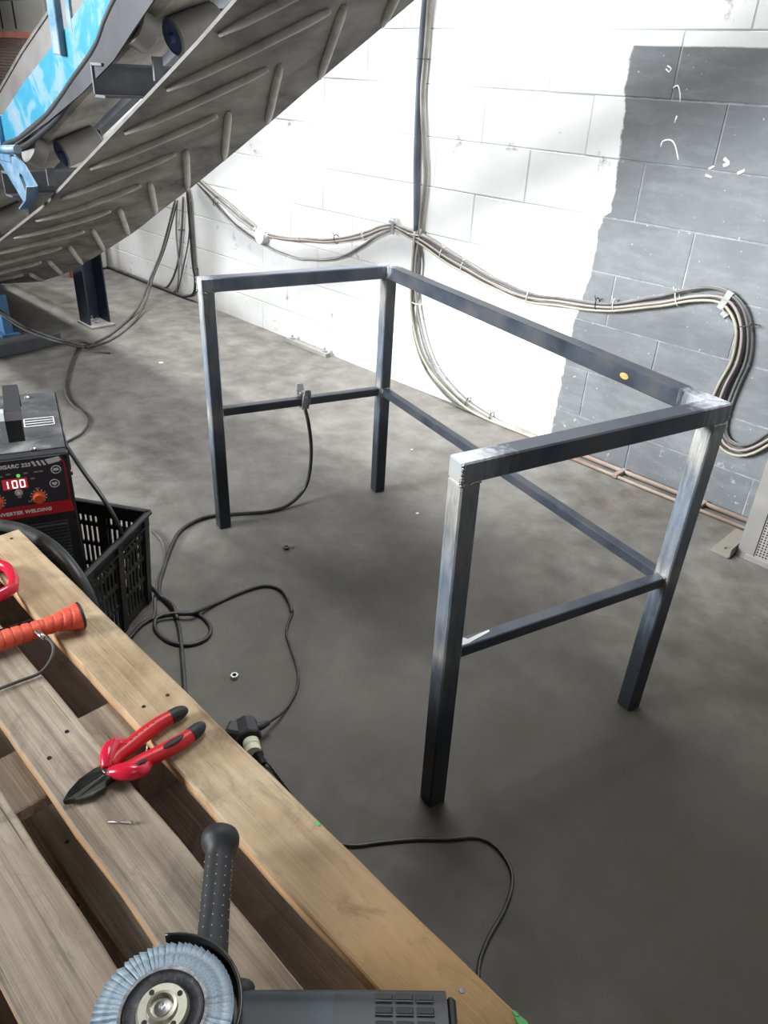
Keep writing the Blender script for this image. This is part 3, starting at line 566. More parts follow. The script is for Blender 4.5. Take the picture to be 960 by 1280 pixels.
b = bmesh.new(); add_tube(b, smooth_path(h, 0.015), 0.0125, 12); tag(obj('torch_hose', b, 'rubber'), 'thick black torch hose arching over the pallet edge in front of the welder', 'hose')

def bundle(name, strands, ties, label, clips=()):
    t = thing(name, label, 'cable bundle', LINES[strands[0][0]][0])
    o0 = V(t.location)
    for key, r, m, dy in strands:
        pts = [p + V((0, dy, 0)) for p in smooth_path(clampz(LINES[key], r), 0.02)]
        for i, p in enumerate(pts):
            p.y = min(p.y, -r - 0.004); k = noise.noise(V((p.x * 6, dy * 90, p.z * 6))); p.z = max(p.z + k * 0.006, r)
        b = bmesh.new(); add_tube(b, [p - o0 for p in pts], r, 7); obj('cable', b, m, t)
    for (x, y, z), ang, m, rr in ties:
        b = bmesh.new(); a = math.radians(ang); along = V((math.cos(a), 0, math.sin(a)))
        side = V((-along.z, 0, along.x))
        ring = [V((x, y, z)) - o0 + side * math.cos(k / 14 * 2 * PI) * rr + V((0, 1, 0)) * math.sin(k / 14 * 2 * PI) * min(rr, 0.017) for k in range(14)]
        add_tube(b, ring, 0.0022, 5, closed=True)
        tail = V((x, y - 0.014, z)) - o0 + side * rr * 0.8
        add_tube(b, [tail, tail + side * 0.018 + V((0, -0.006, 0))], 0.0016, 5); obj('cable_tie', b, m, t)
    return t, o0
RB = [('run_right', 0.0075, 'cable_grey', 0.0), ('run_right_b', 0.0065, 'cable_grey', -0.004), ('run_right_c', 0.007, 'cable_dark', 0.0), ('run_right', 0.0055, 'cable_pink', -0.013), ('run_right_b', 0.005, 'cable_dark', -0.012), ('run_right_c', 0.0055, 'cable_cream', -0.012)]
tb, o0 = bundle('cable_bundle', RB, [((0.03, -0.022, 0.698), -16, 'tie_white', .03), ((0.16, -0.022, 0.665), -14, 'tie_white', .03), ((0.53, -0.022, 0.607), -4, 'tie_white', .028), ((0.855, -0.022, 0.645), 10, 'tie_black', .025), ((0.93, -0.022, 0.656), 12, 'tie_white', .025), ((1.17, -0.022, 0.738), 22, 'tie_white', .03), ((1.435, -0.022, 0.70), -70, 'tie_black', .032)],
    'bundle of dusty cables tied along the wall across the grey painted patch')
b = bmesh.new(); c = V((1.345, -0.03, 0.768)) - o0
add_box(b, c, (0.028, 0.014, 0.07), Matrix.Rotation(0.35, 3, 'Y'), 0.003); add_box(b, c + V((0.012, -0.004, -0.045)), (0.03, 0.02, 0.022), Matrix.Rotation(0.5, 3, 'Y'), 0.003)
add_tube(b, [c + V((0.02, 0, -0.05)), c + V((0.02, -0.03, -0.052))], 0.004, 6); obj('wall_clip', b, 'bright', tb)
LB = [('run_left', 0.0075, 'cable_grey', 0.0), ('run_left_b', 0.006, 'cable_grey', -0.004), ('run_left', 0.0055, 'cable_pink', -0.012), ('run_left_low', 0.0058, 'cable_dark', 0.0), ('run_left_low', 0.0045, 'cable_grey', -0.008)]
tb, o0 = bundle('cable_bundle', LB, [((-1.0, -0.022, 0.595), 8, 'tie_white', .022), ((-0.70, -0.022, 0.64), 12, 'tie_black', .022), ((-0.49, -0.022, 0.69), 18, 'tie_white', .022), ((-1.80, -0.022, 0.68), -30, 'tie_black', .03)],
    'looser pair of sagging grey cables on the white wall between conveyor and vertical trunk')
b = bmesh.new(); c = V((-0.285, -0.03, 0.768)) - o0; add_box(b, c, (0.022, 0.014, 0.075), None, 0.003); add_box(b, c + V((0, -0.008, 0.02)), (0.035, 0.014, 0.016), None, 0.002); obj('wall_clip', b, 'zinc', tb)
TB = [('trunk_side', 0.0085, 'cable_cream', 0.0), ('trunk_side', 0.006, 'cable_grey', -0.012), ('drop_a', 0.008, 'cable_grey', 0.0), ('drop_b', 0.0075, 'cable_grey', -0.004), ('drop_c', 0.0065, 'cable_dark', 0.0), ('drop_a', 0.006, 'cable_cream', -0.014)]
tb, o0 = bundle('vertical_cable_run', TB, [((-0.155, -0.022, 1.455), 90, 'tie_black', .026), ((-0.135, -0.022, 0.752), 90, 'tie_white', .032), ((-0.125, -0.026, 0.57), 90, 'tie_white', .030), ((-0.10, -0.026, 0.44), 90, 'tie_white', .032), ((0.27, -0.026, 0.048), -20, 'tie_black', .028), ((0.42, -0.026, 0.022), -8, 'tie_black', .024)],
    'vertical cable trunk running down the white wall and curling along its foot')
b = bmesh.new(); pts = smooth_path(LINES['trunk_main'], 0.03)
add_tube(b, [p - o0 for p in pts], 0.019, 10, flat=0.6); tag(obj('conduit', b, 'cable_blue', tb), 'blue-grey flexible conduit')
DB = [('left_drop_a', 0.011, 'cable_dark', 0.0), ('left_drop_a', 0.007, 'rubber', -0.014), ('left_drop_b', 0.0075, 'cable_dark', 0.0), ('left_drop_c', 0.006, 'cable_pink', -0.004), ('left_drop_d', 0.005, 'cable_dark', -0.002)]
bundle('cable_drop', DB, [((-2.22, -0.022, 0.45), 90, 'tie_black', .02), ((-2.09, -0.022, 0.23), 90, 'tie_black', .02)], 'dark cables dropping down the wall behind the conveyor and looping along the floor edge')
t = thing('slack_cable', 'slack pair of dusty cables knotted on the floor before the conveyor leg', 'cable', LINES['slack_a'][6])
o0 = V(t.location)
for key, r in (('slack_a', 0.007), ('slack_b', 0.006)):
    b = bmesh.new(); add_tube(b, [p - o0 for p in smooth_path(clampz(LINES[key], r), 0.03)], r, 7); obj('cable', b, 'dusty', t)
b = bmesh.new(); c = V((-1.66, -1.01, 0.02)) - o0
add_tube(b, smooth_path([c + V((0.05 * math.cos(a), 0.035 * math.sin(a), 0.006 * math.sin(2 * a))) for a in [k * PI / 6 for k in range(12)]], 0.01, True), 0.006, 6, closed=True)
add_tube(b, smooth_path([c + V((0.03, -0.02, 0.0)), c + V((0.10, -0.015, -0.01)), c + V((0.17, 0.05, -0.014))], 0.02), 0.005, 6); obj('knot', b, 'dusty', t)
cable_thing('floor_cable', 'slack_c', 0.0055, 'dusty', 'single dusty cable lying on the floor from the knot to behind the welder', 'cable')

# junction box
t = thing('junction_box', 'round white cable junction box on the white wall', 'junction box', (-1.345, -0.002, 0.553))
b = bmesh.new(); add_lathe(b, [(0.045, 0.0), (0.045, 0.035), (0.041, 0.042)], 24, basis((0, 0, 0), (1, 0, 0), (0, 0, 1), (0, -1, 0))); fix(b); shade(obj('housing', b, 'white_plastic', t))
for a in (0.15, 2.7):
    b = bmesh.new(); add_lathe(b, [(0.013, 0.040), (0.013, 0.056), (0.017, 0.058), (0.017, 0.068)], 12, basis((0, -0.02, 0), (0, 1, 0), (-math.sin(a), 0, math.cos(a)), (math.cos(a), 0, math.sin(a)))); fix(b); shade(obj('cable_gland', b, 'white_plastic', t))

# flat bracket at the foot of the white wall
t = thing('floor_bracket', 'flat grey bracket with two bolts on the floor against the white wall', 'bracket', (-0.91, -0.045, 0))
b = bmesh.new(); add_box(b, (0, 0, 0.012), (0.36, 0.035, 0.024), None, 0.002); obj('bar', b, 'grey_steel', t)
for x in (-0.14, 0.15):
    b = bmesh.new(); add_lathe(b, [(0.014, 0.024), (0.014, 0.034), (0.007, 0.036), (0.007, 0.05)], 6, Matrix.Translation((x, 0, 0))); fix(b); obj('bolt', b, 'zinc', t)
# conduit along the foot of the grey patch
b = bmesh.new(); add_tube(b, [(0.80, -0.03, 0.012), (1.2, -0.032, 0.012), (1.75, -0.03, 0.012)], 0.009, 8)
add_tube(b, [(0.80, -0.085, 0.008), (1.25, -0.09, 0.008), (1.75, -0.088, 0.008)], 0.007, 8)
for x in (1.12, 1.47): add_box(b, (x, -0.06, 0.012), (0.02, 0.08, 0.018), None, 0.002)
tag(obj('floor_conduit', b, 'brown_pipe'), 'two thin dusty conduits along the floor at the foot of the grey patch', 'conduit')

# perforated guard at the picture edge
t = thing('perforated_guard', 'perforated grey metal guard standing by the grey painted patch', 'guard', (1.72, -0.28, 0))
b = bmesh.new(); add_box(b, (0.55, 0, 0.62), (1.02, 0.003, 1.20)); obj('perforated_sheet', b, 'perf', t)
b = bmesh.new(); add_box(b, (0.0175, -0.003, 0.62), (0.055, 0.008, 1.24), None, 0.001); obj('edge_strip', b, 'grey_steel', t)
b = bmesh.new(); add_box(b, (0.55, 0.0, 0.012), (1.06, 0.02, 0.024), None, 0.002); obj('bottom_rail', b, 'grey_steel', t)
b = bmesh.new(); T = basis((-0.055, 0.02, 0.0), (1, 0, 0), (0, 1, 0), (0, 0, 1))
add_box(b, (-0.05, 0.06, 0.003), (0.07, 0.22, 0.006), None, 0.001); add_box(b, (-0.018, 0.06, 0.02), (0.006, 0.22, 0.04), None, 0.001); add_beam(b, (-0.015, 0.13, 0.02), (0.0, 0.01, 0.02), 0.006, 0.03)
add_lathe(b, [(0.007, 0.006), (0.007, 0.014)], 6, Matrix.Translation((-0.055, 0.0, 0))); fix(b); obj('foot_bracket', b, 'dust', t)

# ------------------------------------------------------------------ inclined conveyor
def interp(tab_, x):
    if x <= tab_[0][0]: a, c = tab_[0], tab_[1]
    elif x >= tab_[-1][0]: a, c = tab_[-2], tab_[-1]
    else:
        for a, c in zip(tab_, tab_[1:]):
            if a[0] <= x <= c[0]: break
    return a[1] + (c[1] - a[1]) * (x - a[0]) / (c[0] - a[0])
NEAR = [(-3.2, 0.10), (-2.9, 0.13), (-2.5, 0.225), (-2.1, 0.365), (-1.449, 0.649), (-0.865, 0.882), (-0.553, 1.033), (-0.266, 1.169), (0.124, 1.355), (0.305, 1.442), (0.491, 1.537), (1.1, 1.845)]
FAR = [(-3.2, 0.10), (-2.9, 0.11), (-2.508, 0.18), (-2.105, 0.306), (-1.677, 0.477), (-1.194, 0.686), (-0.894, 0.835), (-0.627, 0.962), (-0.319, 1.118), (-0.044, 1.26), (0.133, 1.354), (0.363, 1.471), (0.575, 1.58), (1.1, 1.85)]
YN, YF = -1.43, -0.88
def belt_z(x, y):
    k = (y - YN) / (YF - YN); return interp(NEAR, x) * (1 - k) + interp(FAR, x) * k
cv = thing('conveyor', 'inclined belt conveyor with cleated return belt and sky blue skirting beside the wall', 'conveyor', (-2.05, -1.15, 0))
CO = V(cv.location)
def cobj(name, b, m, smooth=False, parent=None): 
    for v in b.verts: v.co -= CO
    return obj(name, b, m, parent or cv, smooth)
def strip(ztop, x0, x1, nx, ys, th):
    b = bmesh.new(); g = []
    for i in range(nx + 1):
        x = x0 + (x1 - x0) * i / nx
        g.append([(b.verts.new((x, y, ztop(x, y))), b.verts.new((x, y, ztop(x, y) - th))) for y in ys])
    n = len(ys)
    for i in range(nx):
        for j in range(n - 1):
            for s in (0, 1): b.faces.new((g[i][j][s], g[i + 1][j][s], g[i + 1][j + 1][s], g[i][j + 1][s]))
        for j in (0, n - 1):
            f = b.faces.new((g[i][j][0], g[i + 1][j][0], g[i + 1][j][1], g[i][j][1])); f.material_index = 1
    for i in (0, nx):
        for j in range(n - 1): b.faces.new((g[i][j][0], g[i][j + 1][0], g[i][j + 1][1], g[i][j][1]))
    return fix(b)
b = strip(lambda x, y: belt_z(x, y) + 0.006, -3.2, 1.1, 44, [YN, -1.25, -1.06, YF], 0.012)
belt = cobj('return_belt', b, ['belt', 'belt_edge'])
for k in range(-8, 4):
    xa = 0.227 - 0.287 * (0 - k) * (1.0) if k <= 0 else 0.227 + 0.287 * k
    for (y0, x0), (y1, x1) in (((-1.40, xa - 0.43), (-1.135, xa)), ((-0.895, xa - 0.325), (-1.10, xa + 0.02))):
        if x0 < -3.0 or max(x0, x1) > 1.08: continue
        pts = [V((x0 + (x1 - x0) * t_, y0 + (y1 - y0) * t_, 0)) for t_ in [i / 8 for i in range(9)]]
        for p_ in pts: p_.z = belt_z(p_.x, p_.y) - 0.011
        b = bmesh.new(); add_tube(b, pts, 0.012, 8, rad=lambda t_: 0.0135 * min(1, 0.45 + 3.5 * min(t_, (1 - t_) + 0.06)))
        cobj('cleat', b, 'cleat', True, belt)
def roll_z(x): return 1.46 + 0.4447 * (x + 0.195)
def carry_z(x, y): return roll_z(x) + 0.068 + 0.30 * abs(y + 1.25)
cobj('carrying_belt', strip(carry_z, -2.7, 1.1, 26, [-1.345, -1.30, -1.25, -1.13, -1.01], 0.012), ['belt', 'belt_edge'])
for X0 in (-2.165, -1.18, -0.195, 0.79):
    z0 = roll_z(X0)
    for sg in (-1, 1):
        p = V((X0, -1.25 + (0.050 if sg > 0 else -0.028), z0 + 0.004)); q = V((X0, -1.25 + (0.225 if sg > 0 else -0.088), z0 + (0.065 if sg > 0 else 0.034))); d = (q - p).normalized()
        b = bmesh.new(); D_, s_, u_ = frame_of(d)
        add_lathe(b, [(0.050, 0.0), (0.057, 0.006), (0.057, (q - p).length - 0.006), (0.050, (q - p).length)], 28, basis(p, s_, u_, D_), cap0=False); fix(b)
        r_ = shade(cobj('roller', b, 'roller'))
        b = bmesh.new(); add_lathe(b, [(0.051, 0.004), (0.046, 0.010), (0.018, 0.012), (0.012, -0.012)], 24, basis(p, s_, u_, D_)); 
        fix(b); shade(cobj('roller_cap', b, 'roller_end', False, r_))
        if sg < 0: continue
        b = bmesh.new(); add_beam(b, q + d * 0.012 + V((0, 0, 0.03)), V((X0, q.y + sg * 0.012, z0 - 0.10)), 0.05, 0.008, up=V((0, 1, 0))); cobj('roller_bracket', b, 'channel')
    b = bmesh.new(); add_beam(b, (X0 - 0.02, -1.25, z0 - 0.05), (X0 - 0.02, -1.25, z0 - 0.12), 0.035, 0.01, up=V((1, 0, 0))); cobj('centre_bracket', b, 'channel')
    xb = X0 - 0.21
    b = bmesh.new(); zt = z0 - 0.075
    add_box(b, (xb - 0.02, -1.15, zt - 0.055), (0.008, 0.46, 0.095)); add_box(b, (xb + 0.015, -1.15, zt - 0.006), (0.08, 0.46, 0.008)); add_box(b, (xb + 0.015, -1.15, zt - 0.10), (0.08, 0.46, 0.008)); cobj('cross_channel', b, 'channel')
# near skirt plate, bent to follow the belt, and its rubber seal
bot = [(-1.355, 1.060), (-1.15, 1.105), (-0.872, 1.200), (-0.72, 1.27), (-0.588, 1.338), (-0.470, 1.395), (-0.376, 1.448), (-0.255, 1.545), (0.10, 1.75), (0.6, 1.99)]
topc = [(-1.345, 1.158), (-1.04, 1.30), (-0.741, 1.423), (-0.431, 1.562), (-0.20, 1.67), (0.1, 1.86), (0.6, 2.10)]
b = bmesh.new(); add_prism(b, bot + topc[::-1], 0.008, basis((0, -1.356, 0), (1, 0, 0), (0, 0, 1), (0, -1, 0))); fix(b); cobj('skirt_plate', b, 'blue')
b = bmesh.new(); pts = smooth_path([(x, -1.366, z - 0.006) for x, z in bot], 0.04); add_tube(b, pts, 0.013, 8, flat=0.8)
pts = smooth_path([(x + 0.012, -1.355, z - 0.032) for x, z in bot], 0.04); add_tube(b, pts, 0.011, 8); s_ = cobj('rubber_seal', b, 'grip_black')
wing = [(-1.257, 1.052), (-0.854, 1.177), (-0.531, 1.289), (-0.415, 1.337), (-0.277, 1.393), (-0.139, 1.471), (0.006, 1.55), (0.113, 1.60), (0.60, 1.86)]
b = bmesh.new(); add_prism(b, wing + [(x, z + 0.005) for x, z in bot[::-1] if x > -1.26], 0.006, basis((0, -1.366, 0), (1, 0, 0), (0, 0, 1), (0, -1, 0))); fix(b); cobj('rubber_apron', b, 'apron')
b = bmesh.new(); add_box(b, (-1.352, -1.36, 1.11), (0.012, 0.05, 0.115), None, 0.002); cobj('end_flange', b, 'base_blue')
b = bmesh.new(); add_beam(b, (-0.655, -1.375, 1.40), (-0.635, -1.375, 1.85), 0.028, 0.055, up=V((1, 0, 0)), bev=0.003); add_beam(b, (-0.575, -1.36, 1.47), (-0.56, -1.36, 1.85), 0.010, 0.03, up=V((1, 0, 0))); fix(b); cobj('skirt_post', b, 'blue_pale')
# far skirt
fs = [(-2.9, 0.86), (-2.133, 1.216), (-1.751, 1.404), (-1.391, 1.560), (-0.6, 1.93), (0.4, 2.40)]
b = bmesh.new(); add_prism(b, fs + [(x, z - 0.26) for x, z in fs[::-1]], 0.008, basis((0, -1.05, 0), (1, 0, 0), (0, 0, 1), (0, -1, 0))); fix(b); cobj('far_skirt', b, 'far_plate')
b = bmesh.new(); 
for a_, c_ in zip(fs, fs[1:]): add_beam(b, (a_[0], -1.054, a_[1]), (c_[0], -1.054, c_[1]), 0.02, 0.014)
cobj('skirt_lip', b, 'belt_edge')
# blue slotted plate hanging from the near end of the cross channel
b = bmesh.new()
pl = [(-1.10, 1.035), (-0.975, 1.045), (-0.90, 1.055), (-0.835, 1.03), (-0.755, 0.965), (-0.785, 0.915), (-0.865, 0.872), (-0.90, 0.885), (-1.03, 0.985)]
outer = [V((x, -1.50, z)) for x, z in pl]
slot = [V((x, -1.50, z)) for x, z in [(-0.892, 0.998), (-0.868, 0.990), (-0.826, 0.915), (-0.832, 0.893), (-0.846, 0.905), (-0.898, 0.985)]]
vo = [b.verts.new(p) for p in outer]; vi = [b.verts.new(p) for p in slot]
eo = [b.edges.new((vo[i], vo[(i + 1) % len(vo)])) for i in range(len(vo))]; ei = [b.edges.new((vi[i], vi[(i + 1) % len(vi)])) for i in range(len(vi))]
bmesh.ops.triangle_fill(b, use_beauty=True, edges=eo + ei)
r_ = bmesh.ops.extrude_face_region(b, geom=list(b.faces)); bmesh.ops.translate(b, vec=(0, 0.008, 0), verts=[v for v in r_['geom'] if isinstance(v, bmesh.types.BMVert)]); fix(b)
for x, z, x2, z2 in ((-0.755, 0.965, -0.785, 0.915), (-0.785, 0.915, -0.865, 0.872)): add_beam(b, (x, -1.52, z), (x2, -1.52, z2), 0.035, 0.006)
cobj('slotted_plate', b, 'blue_pale')
b = bmesh.new(); add_tube(b, [(-1.15, -1.50, 1.058), (-0.87, -1.50, 1.082)], 0.016, 10); add_box(b, (-1.02, -1.49, 1.04), (0.14, 0.03, 0.03), None, 0.004); fix(b); cobj('belt_tracker_arm', b, 'blue_pale')
# supports
b = bmesh.new()
LX, LY = -2.05, -0.765
for c, s in (((LX - 0.062, LY, 0.42), (0.008, 0.13, 0.83)), ((LX, LY - 0.061, 0.42), (0.13, 0.008, 0.83)), ((LX, LY + 0.061, 0.42), (0.13, 0.008, 0.83))): add_box(b, c, s)
lg = cobj('leg', b, 'leg_blue')
b = bmesh.new(); add_box(b, (LX + 0.01, LY, 0.007), (0.19, 0.15, 0.014), None, 0.002)
fp = cobj('foot_plate', b, 'grey_steel', False, lg)
b = bmesh.new()
for x, y in ((-0.02, -0.01), (0.035, -0.005)): add_lathe(b, [(0.014, 0.014), (0.014, 0.026), (0.007, 0.028), (0.007, 0.045)], 6, Matrix.Translation((LX + x, LY + y, 0)))
fix(b); cobj('bolt', b, 'zinc', False, lg)
b = bmesh.new()
for y in (-0.74, -1.56):
    add_beam(b, (-2.9, y, 0.60), (1.1, y, 2.35) if y > -1 else (-2.0, y, 0.99), 0.05, 0.10)
cobj('side_stringer', b, 'channel')
b = bmesh.new(); add_lathe(b, [(0.05, -0.30), (0.13, -0.30), (0.13, 0.30), (0.05, 0.30)], 28, basis((-3.2, -1.155, 0.24), (1, 0, 0), (0, 0, -1), (0, 1, 0))); fix(b); shade(cobj('tail_pulley', b, 'roller'))
b = bmesh.new(); add_beam(b, (-3.35, -1.49, 0.20), (-2.1, -1.30, 0.275), 0.012, 0.07); add_beam(b, (-3.3, -0.80, 0.15), (-2.3, -0.80, 0.30), 0.012, 0.07); cobj('tail_frame', b, 'grey_steel')
b = bmesh.new(); add_box(b, (-2.42, -1.25, 0.115), (0.60, 0.05, 0.23), None, 0.003); add_box(b, (-2.42, -1.25, 0.006), (0.66, 0.10, 0.012)); add_box(b, (-2.32, -1.278, 0.06), (0.2, 0.01, 0.05)); cobj('tail_foot', b, 'base_blue')
b = bmesh.new(); add_beam(b, (-2.6, -1.50, 0.0), (-2.6, -1.50, 0.80), 0.08, 0.05, up=V((1, 0, 0))); cobj('leg', b, 'leg_blue')

# dark channel lying on the floor
b = bmesh.new(); add_beam(b, (-1.83, -1.09, 0.033), (-1.70, -2.3, 0.033), 0.06, 0.066, bev=0.003); fix(b); tag(obj('steel_bar', b, 'channel'), 'dark square steel bar lying on the floor before the blue conveyor foot', 'steel bar')

# mesh guard and machine behind the conveyor
t = thing('mesh_guard', 'wire mesh guard with red frame standing behind the conveyor', 'guard', (-3.75, -0.36, 0))
b = bmesh.new()
for c, s in (((0, 0, 1.50), (1.1, 0.035, 0.035)), ((0, 0, 0.70), (1.1, 0.035, 0.035)), ((-0.55, 0, 0.76), (0.04, 0.04, 1.51)), ((0.55, 0, 0.76), (0.04, 0.04, 1.51))): add_box(b, c, s)
obj('frame', b, 'red_frame', t)
b = bmesh.new()
for k in range(-60, 61):
    for sg in (-1, 1):
        x0 = k * 0.022; pts = []
        xa, za = x0, 0.72; xb, zb_ = x0 + sg * 0.78 * 0.6, 1.49
        # clip to the frame
        def clip(xa, za, xb, zb_):
            t0, t1 = 0.0, 1.0; dx = xb - xa
            for lim, sgn in ((-0.53, 1), (0.53, -1)):
                da, db = (xa - lim) * sgn, (xb - lim) * sgn
                if da < 0 and db < 0: return None
                if da < 0: t0 = max(t0, -da / (db - da))
                if db < 0: t1 = min(t1, da / (da - db))
            if t0 >= t1: return None
            return (xa + dx * t0, za + (zb_ - za) * t0), (xa + dx * t1, za + (zb_ - za) * t1)
        r_ = clip(xa, za, xb, zb_)
        if r_: add_beam(b, (r_[0][0], 0, r_[0][1]), (r_[1][0], 0, r_[1][1]), 0.004, 0.006, up=V((0, 1, 0)))
tag(obj('wire_mesh', b, 'wire', t), kind='stuff')
t = thing('machine_cabinet', 'pale machine cabinet with a dark blue top beam behind the mesh guard', 'cabinet', (-4.05, -0.14, 0))
b = bmesh.new(); add_box(b, (0, 0, 0.86), (1.5, 0.20, 1.70), None, 0.01); obj('body', b, 'pale', t)
b = bmesh.new(); add_box(b, (0.1, -0.02, 1.80), (1.8, 0.26, 0.17), None, 0.005); obj('top_beam', b, 'base_blue', t)
for x in (0.05, 0.28):
    b = bmesh.new(); add_box(b, (x, -0.103, 1.62), (0.012, 0.006, 0.16)); obj('slot', b, 'grip_black', t)

# ------------------------------------------------------------------ plastic crate and welder
A_ = V((0.538, -0.843, 0)); B_ = V((-0.843, -0.538, 0))
P1 = V((0.628, -1.905, 0)); LC, WC, HC = 0.60, 0.40, 0.303
t = thing('plastic_crate', 'black slotted plastic crate on the floor holding the welder', 'crate', P1 + A_ * LC / 2 + B_ * WC / 2, (0, 0, math.atan2(A_.y, A_.x)))
def side(length, n_s, rows):
    """slotted wall in local x (along) and z, taper kept for the caller"""
    b = bmesh.new(); th = 0.004
    zr = [0.0, 0.035] + rows + [HC - 0.05, HC]
    add_box(b, (0, 0, 0.018), (length, th, 0.036)); add_box(b, (0, 0, HC - 0.02), (length, th, 0.04))
    add_box(b, (0, -0.007, HC - 0.004), (length + 0.016, 0.018, 0.008), None, 0.001)
    add_box(b, (0, -0.005, HC - 0.038), (length, 0.012, 0.005))
    for r_ in rows: add_box(b, (0, -0.001, r_), (length, th + 0.003, 0.012))
    for k in range(n_s + 1):
        x = -length / 2 + length * k / n_s; wd = 0.024 if k % 8 == 0 else 0.0085
        add_box(b, (x * (1 - wd / length), -0.0005 if wd < .02 else -0.004, HC / 2), (wd, th if wd < .02 else 0.012, HC - 0.01))
    return b
tz = 0.055
# local axes: x along A_, y = across towards outside side P1-P3 is +y?
for sgn, dist, ln, n_s, ang in ((1, WC / 2, LC, 32, 0), (-1, WC / 2, LC, 32, PI), (1, LC / 2, WC, 24, PI / 2), (-1, LC / 2, WC, 24, -PI / 2)):
    b = side(ln, n_s, [0.10, 0.17, 0.235])
    # slant inwards towards the base
    for v in b.verts: v.co.y += (HC - v.co.z) * tz; v.co.x *= 1 - (HC - v.co.z) * tz * 2 / ln
    fix(b); o = obj('side_wall', b, 'black_plastic', t)
    # outward is local -y
    if ang == 0: place(o, (0, -dist, 0), (0, 0, 0))
    elif ang == PI: place(o, (0, dist, 0), (0, 0, PI))
    elif ang == PI / 2: place(o, (dist, 0, 0), (0, 0, PI / 2))
    else: place(o, (-dist, 0, 0), (0, 0, -PI / 2))
b = bmesh.new(); add_box(b, (0, 0, 0.006), (LC - 0.04, WC - 0.04, 0.008))
for k in range(9): add_box(b, (-LC / 2 + 0.06 + k * 0.06, 0, 0.002), (0.01, WC - 0.05, 0.004))
obj('base', b, 'black_plastic', t)

wr = V((0.347, 0.938, -0.015)).normalized(); wd_ = V((-0.935, 0.347, 0.066)); wd_ = (wd_ - wr * wd_.dot(wr)).normalized(); wu = wr.cross(wd_) * 1.0
if wu.z < 0: wu = -wu
WO = V((0.766, -2.141, 0.612))          # front, top, wall-side corner
WW, WD, WH = 0.25, 0.34, 0.585
wt = thing('welder', 'black inverter welder with red band, orange knobs and carry handle, standing in the crate', 'welder')
# local frame: x to the viewer's right along the face, y into the machine, z up; origin at face bottom centre
Wm = basis(WO - wu * WH - wr * WW / 2, wr, wd_, wu); wt.matrix_world = Wm
b = bmesh.new(); add_box(b, (0, WD / 2, WH / 2), (WW, WD, WH), None, 0.004); obj('case', b, 'case', wt)
b = bmesh.new(); add_box(b, (0, WD / 2 + 0.01, WH + 0.0012), (WW - 0.006, WD - 0.03, 0.003), None, 0.001)
add_box(b, (WW / 2 + 0.001, WD / 2 + 0.01, WH - 0.03), (0.003, WD - 0.03, 0.06)); obj('cover', b, 'case_dusty', wt)
b = bmesh.new()
for x, y in ((0.055, 0.03), (0.055, WD - 0.03), (-0.055, 0.03), (-0.055, WD - 0.03)):
    add_lathe(b, [(0.007, WH + 0.002), (0.007, WH + 0.006), (0.004, WH + 0.008)], 8, Matrix.Translation((x, y, 0)))
fix(b); obj('screw', b, 'bright', wt)
for y in (0.06, 0.16, 0.26):
    b = bmesh.new(); add_lathe(b, [(0.005, 0), (0.005, 0.005)], 8, basis((WW / 2, y, WH - 0.09), (0, 1, 0), (0, 0, 1), (1, 0, 0))); fix(b); obj('screw', b, 'grip_black', wt)
# top handle along the depth axis
b = bmesh.new(); hp = [(0.075, 0.0), (0.085, 0.05), (0.105, 0.062), (WD - 0.08, 0.062), (WD - 0.06, 0.05), (WD - 0.05, 0.0), (WD - 0.075, 0.0), (WD - 0.085, 0.036), (0.115, 0.036), (0.105, 0.0)]
T = basis((0.006, 0, WH + 0.002), (0, 1, 0), (0, 0, 1), (1, 0, 0)); add_prism(b, hp, 0.034, T); fix(b); obj('carry_handle', b, 'grip_black', wt)
b = bmesh.new(); add_prism(b, [(0.073, 0.0), (0.083, 0.052), (0.10, 0.064), (0.122, 0.064), (0.122, 0.034), (0.108, 0.0)], 0.012, basis((-0.007, 0, WH + 0.002), (0, 1, 0), (0, 0, 1), (1, 0, 0))); fix(b); obj('handle_cap', b, 'handle_grey', wt)
b = bmesh.new()
for x0 in (-0.062, 0.042):
    for k in range(4): add_box(b, (x0 + 0.033, 0.145 + k * 0.0135, WH + 0.0032), (0.066, 0.0022, 0.001))
    for k in (0, 1): add_box(b, (x0 + 0.066 * k, 0.165, WH + 0.0032), (0.002, 0.042, 0.001))
obj('rating_table', b, 'ink_white', wt)
# printed front panel
PT = WH - 0.003; PB = PT - 0.152
b = bmesh.new(); add_prism(b, [(-0.119, PB), (0.119, PB), (0.119, PT - 0.016), (0.105, PT), (-0.105, PT), (-0.119, PT - 0.016)], 0.002, basis((0, 0, 0), (1, 0, 0), (0, 0, 1), (0, -1, 0))); fix(b); fp = obj('front_panel', b, 'panel_dark', wt)
def quad(name, pts, m, dy=0.0026, th=0.0006, parent=fp):
    b = bmesh.new(); add_prism(b, pts, th, basis((0, -dy + th, 0), (1, 0, 0), (0, 0, 1), (0, -1, 0))); fix(b); return obj(name, b, m, parent)
quad('red_band', [(-0.120, PB - 0.002), (0.120, PB - 0.002), (0.116, PB + 0.030), (-0.120, PB + 0.030)], 'red_band')
quad('red_line', [(0.112, PB + 0.03), (0.115, PB + 0.03), (0.115, PT - 0.018), (0.107, PT - 0.006), (0.105, PT - 0.008), (0.112, PT - 0.020)], 'red_band')
quad('white_flash', [(0.080, PT - 0.020), (0.074, PT - 0.007), (0.104, PT - 0.003), (0.110, PT - 0.012), (0.103, PT - 0.016)], 'ink_white')
for k in range(3): quad('white_stripe', [(0.050 + k * 0.010, PT - 0.021), (0.045 + k * 0.010, PT - 0.008), (0.0505 + k * 0.010, PT - 0.008), (0.0555 + k * 0.010, PT - 0.021)], 'ink_white')
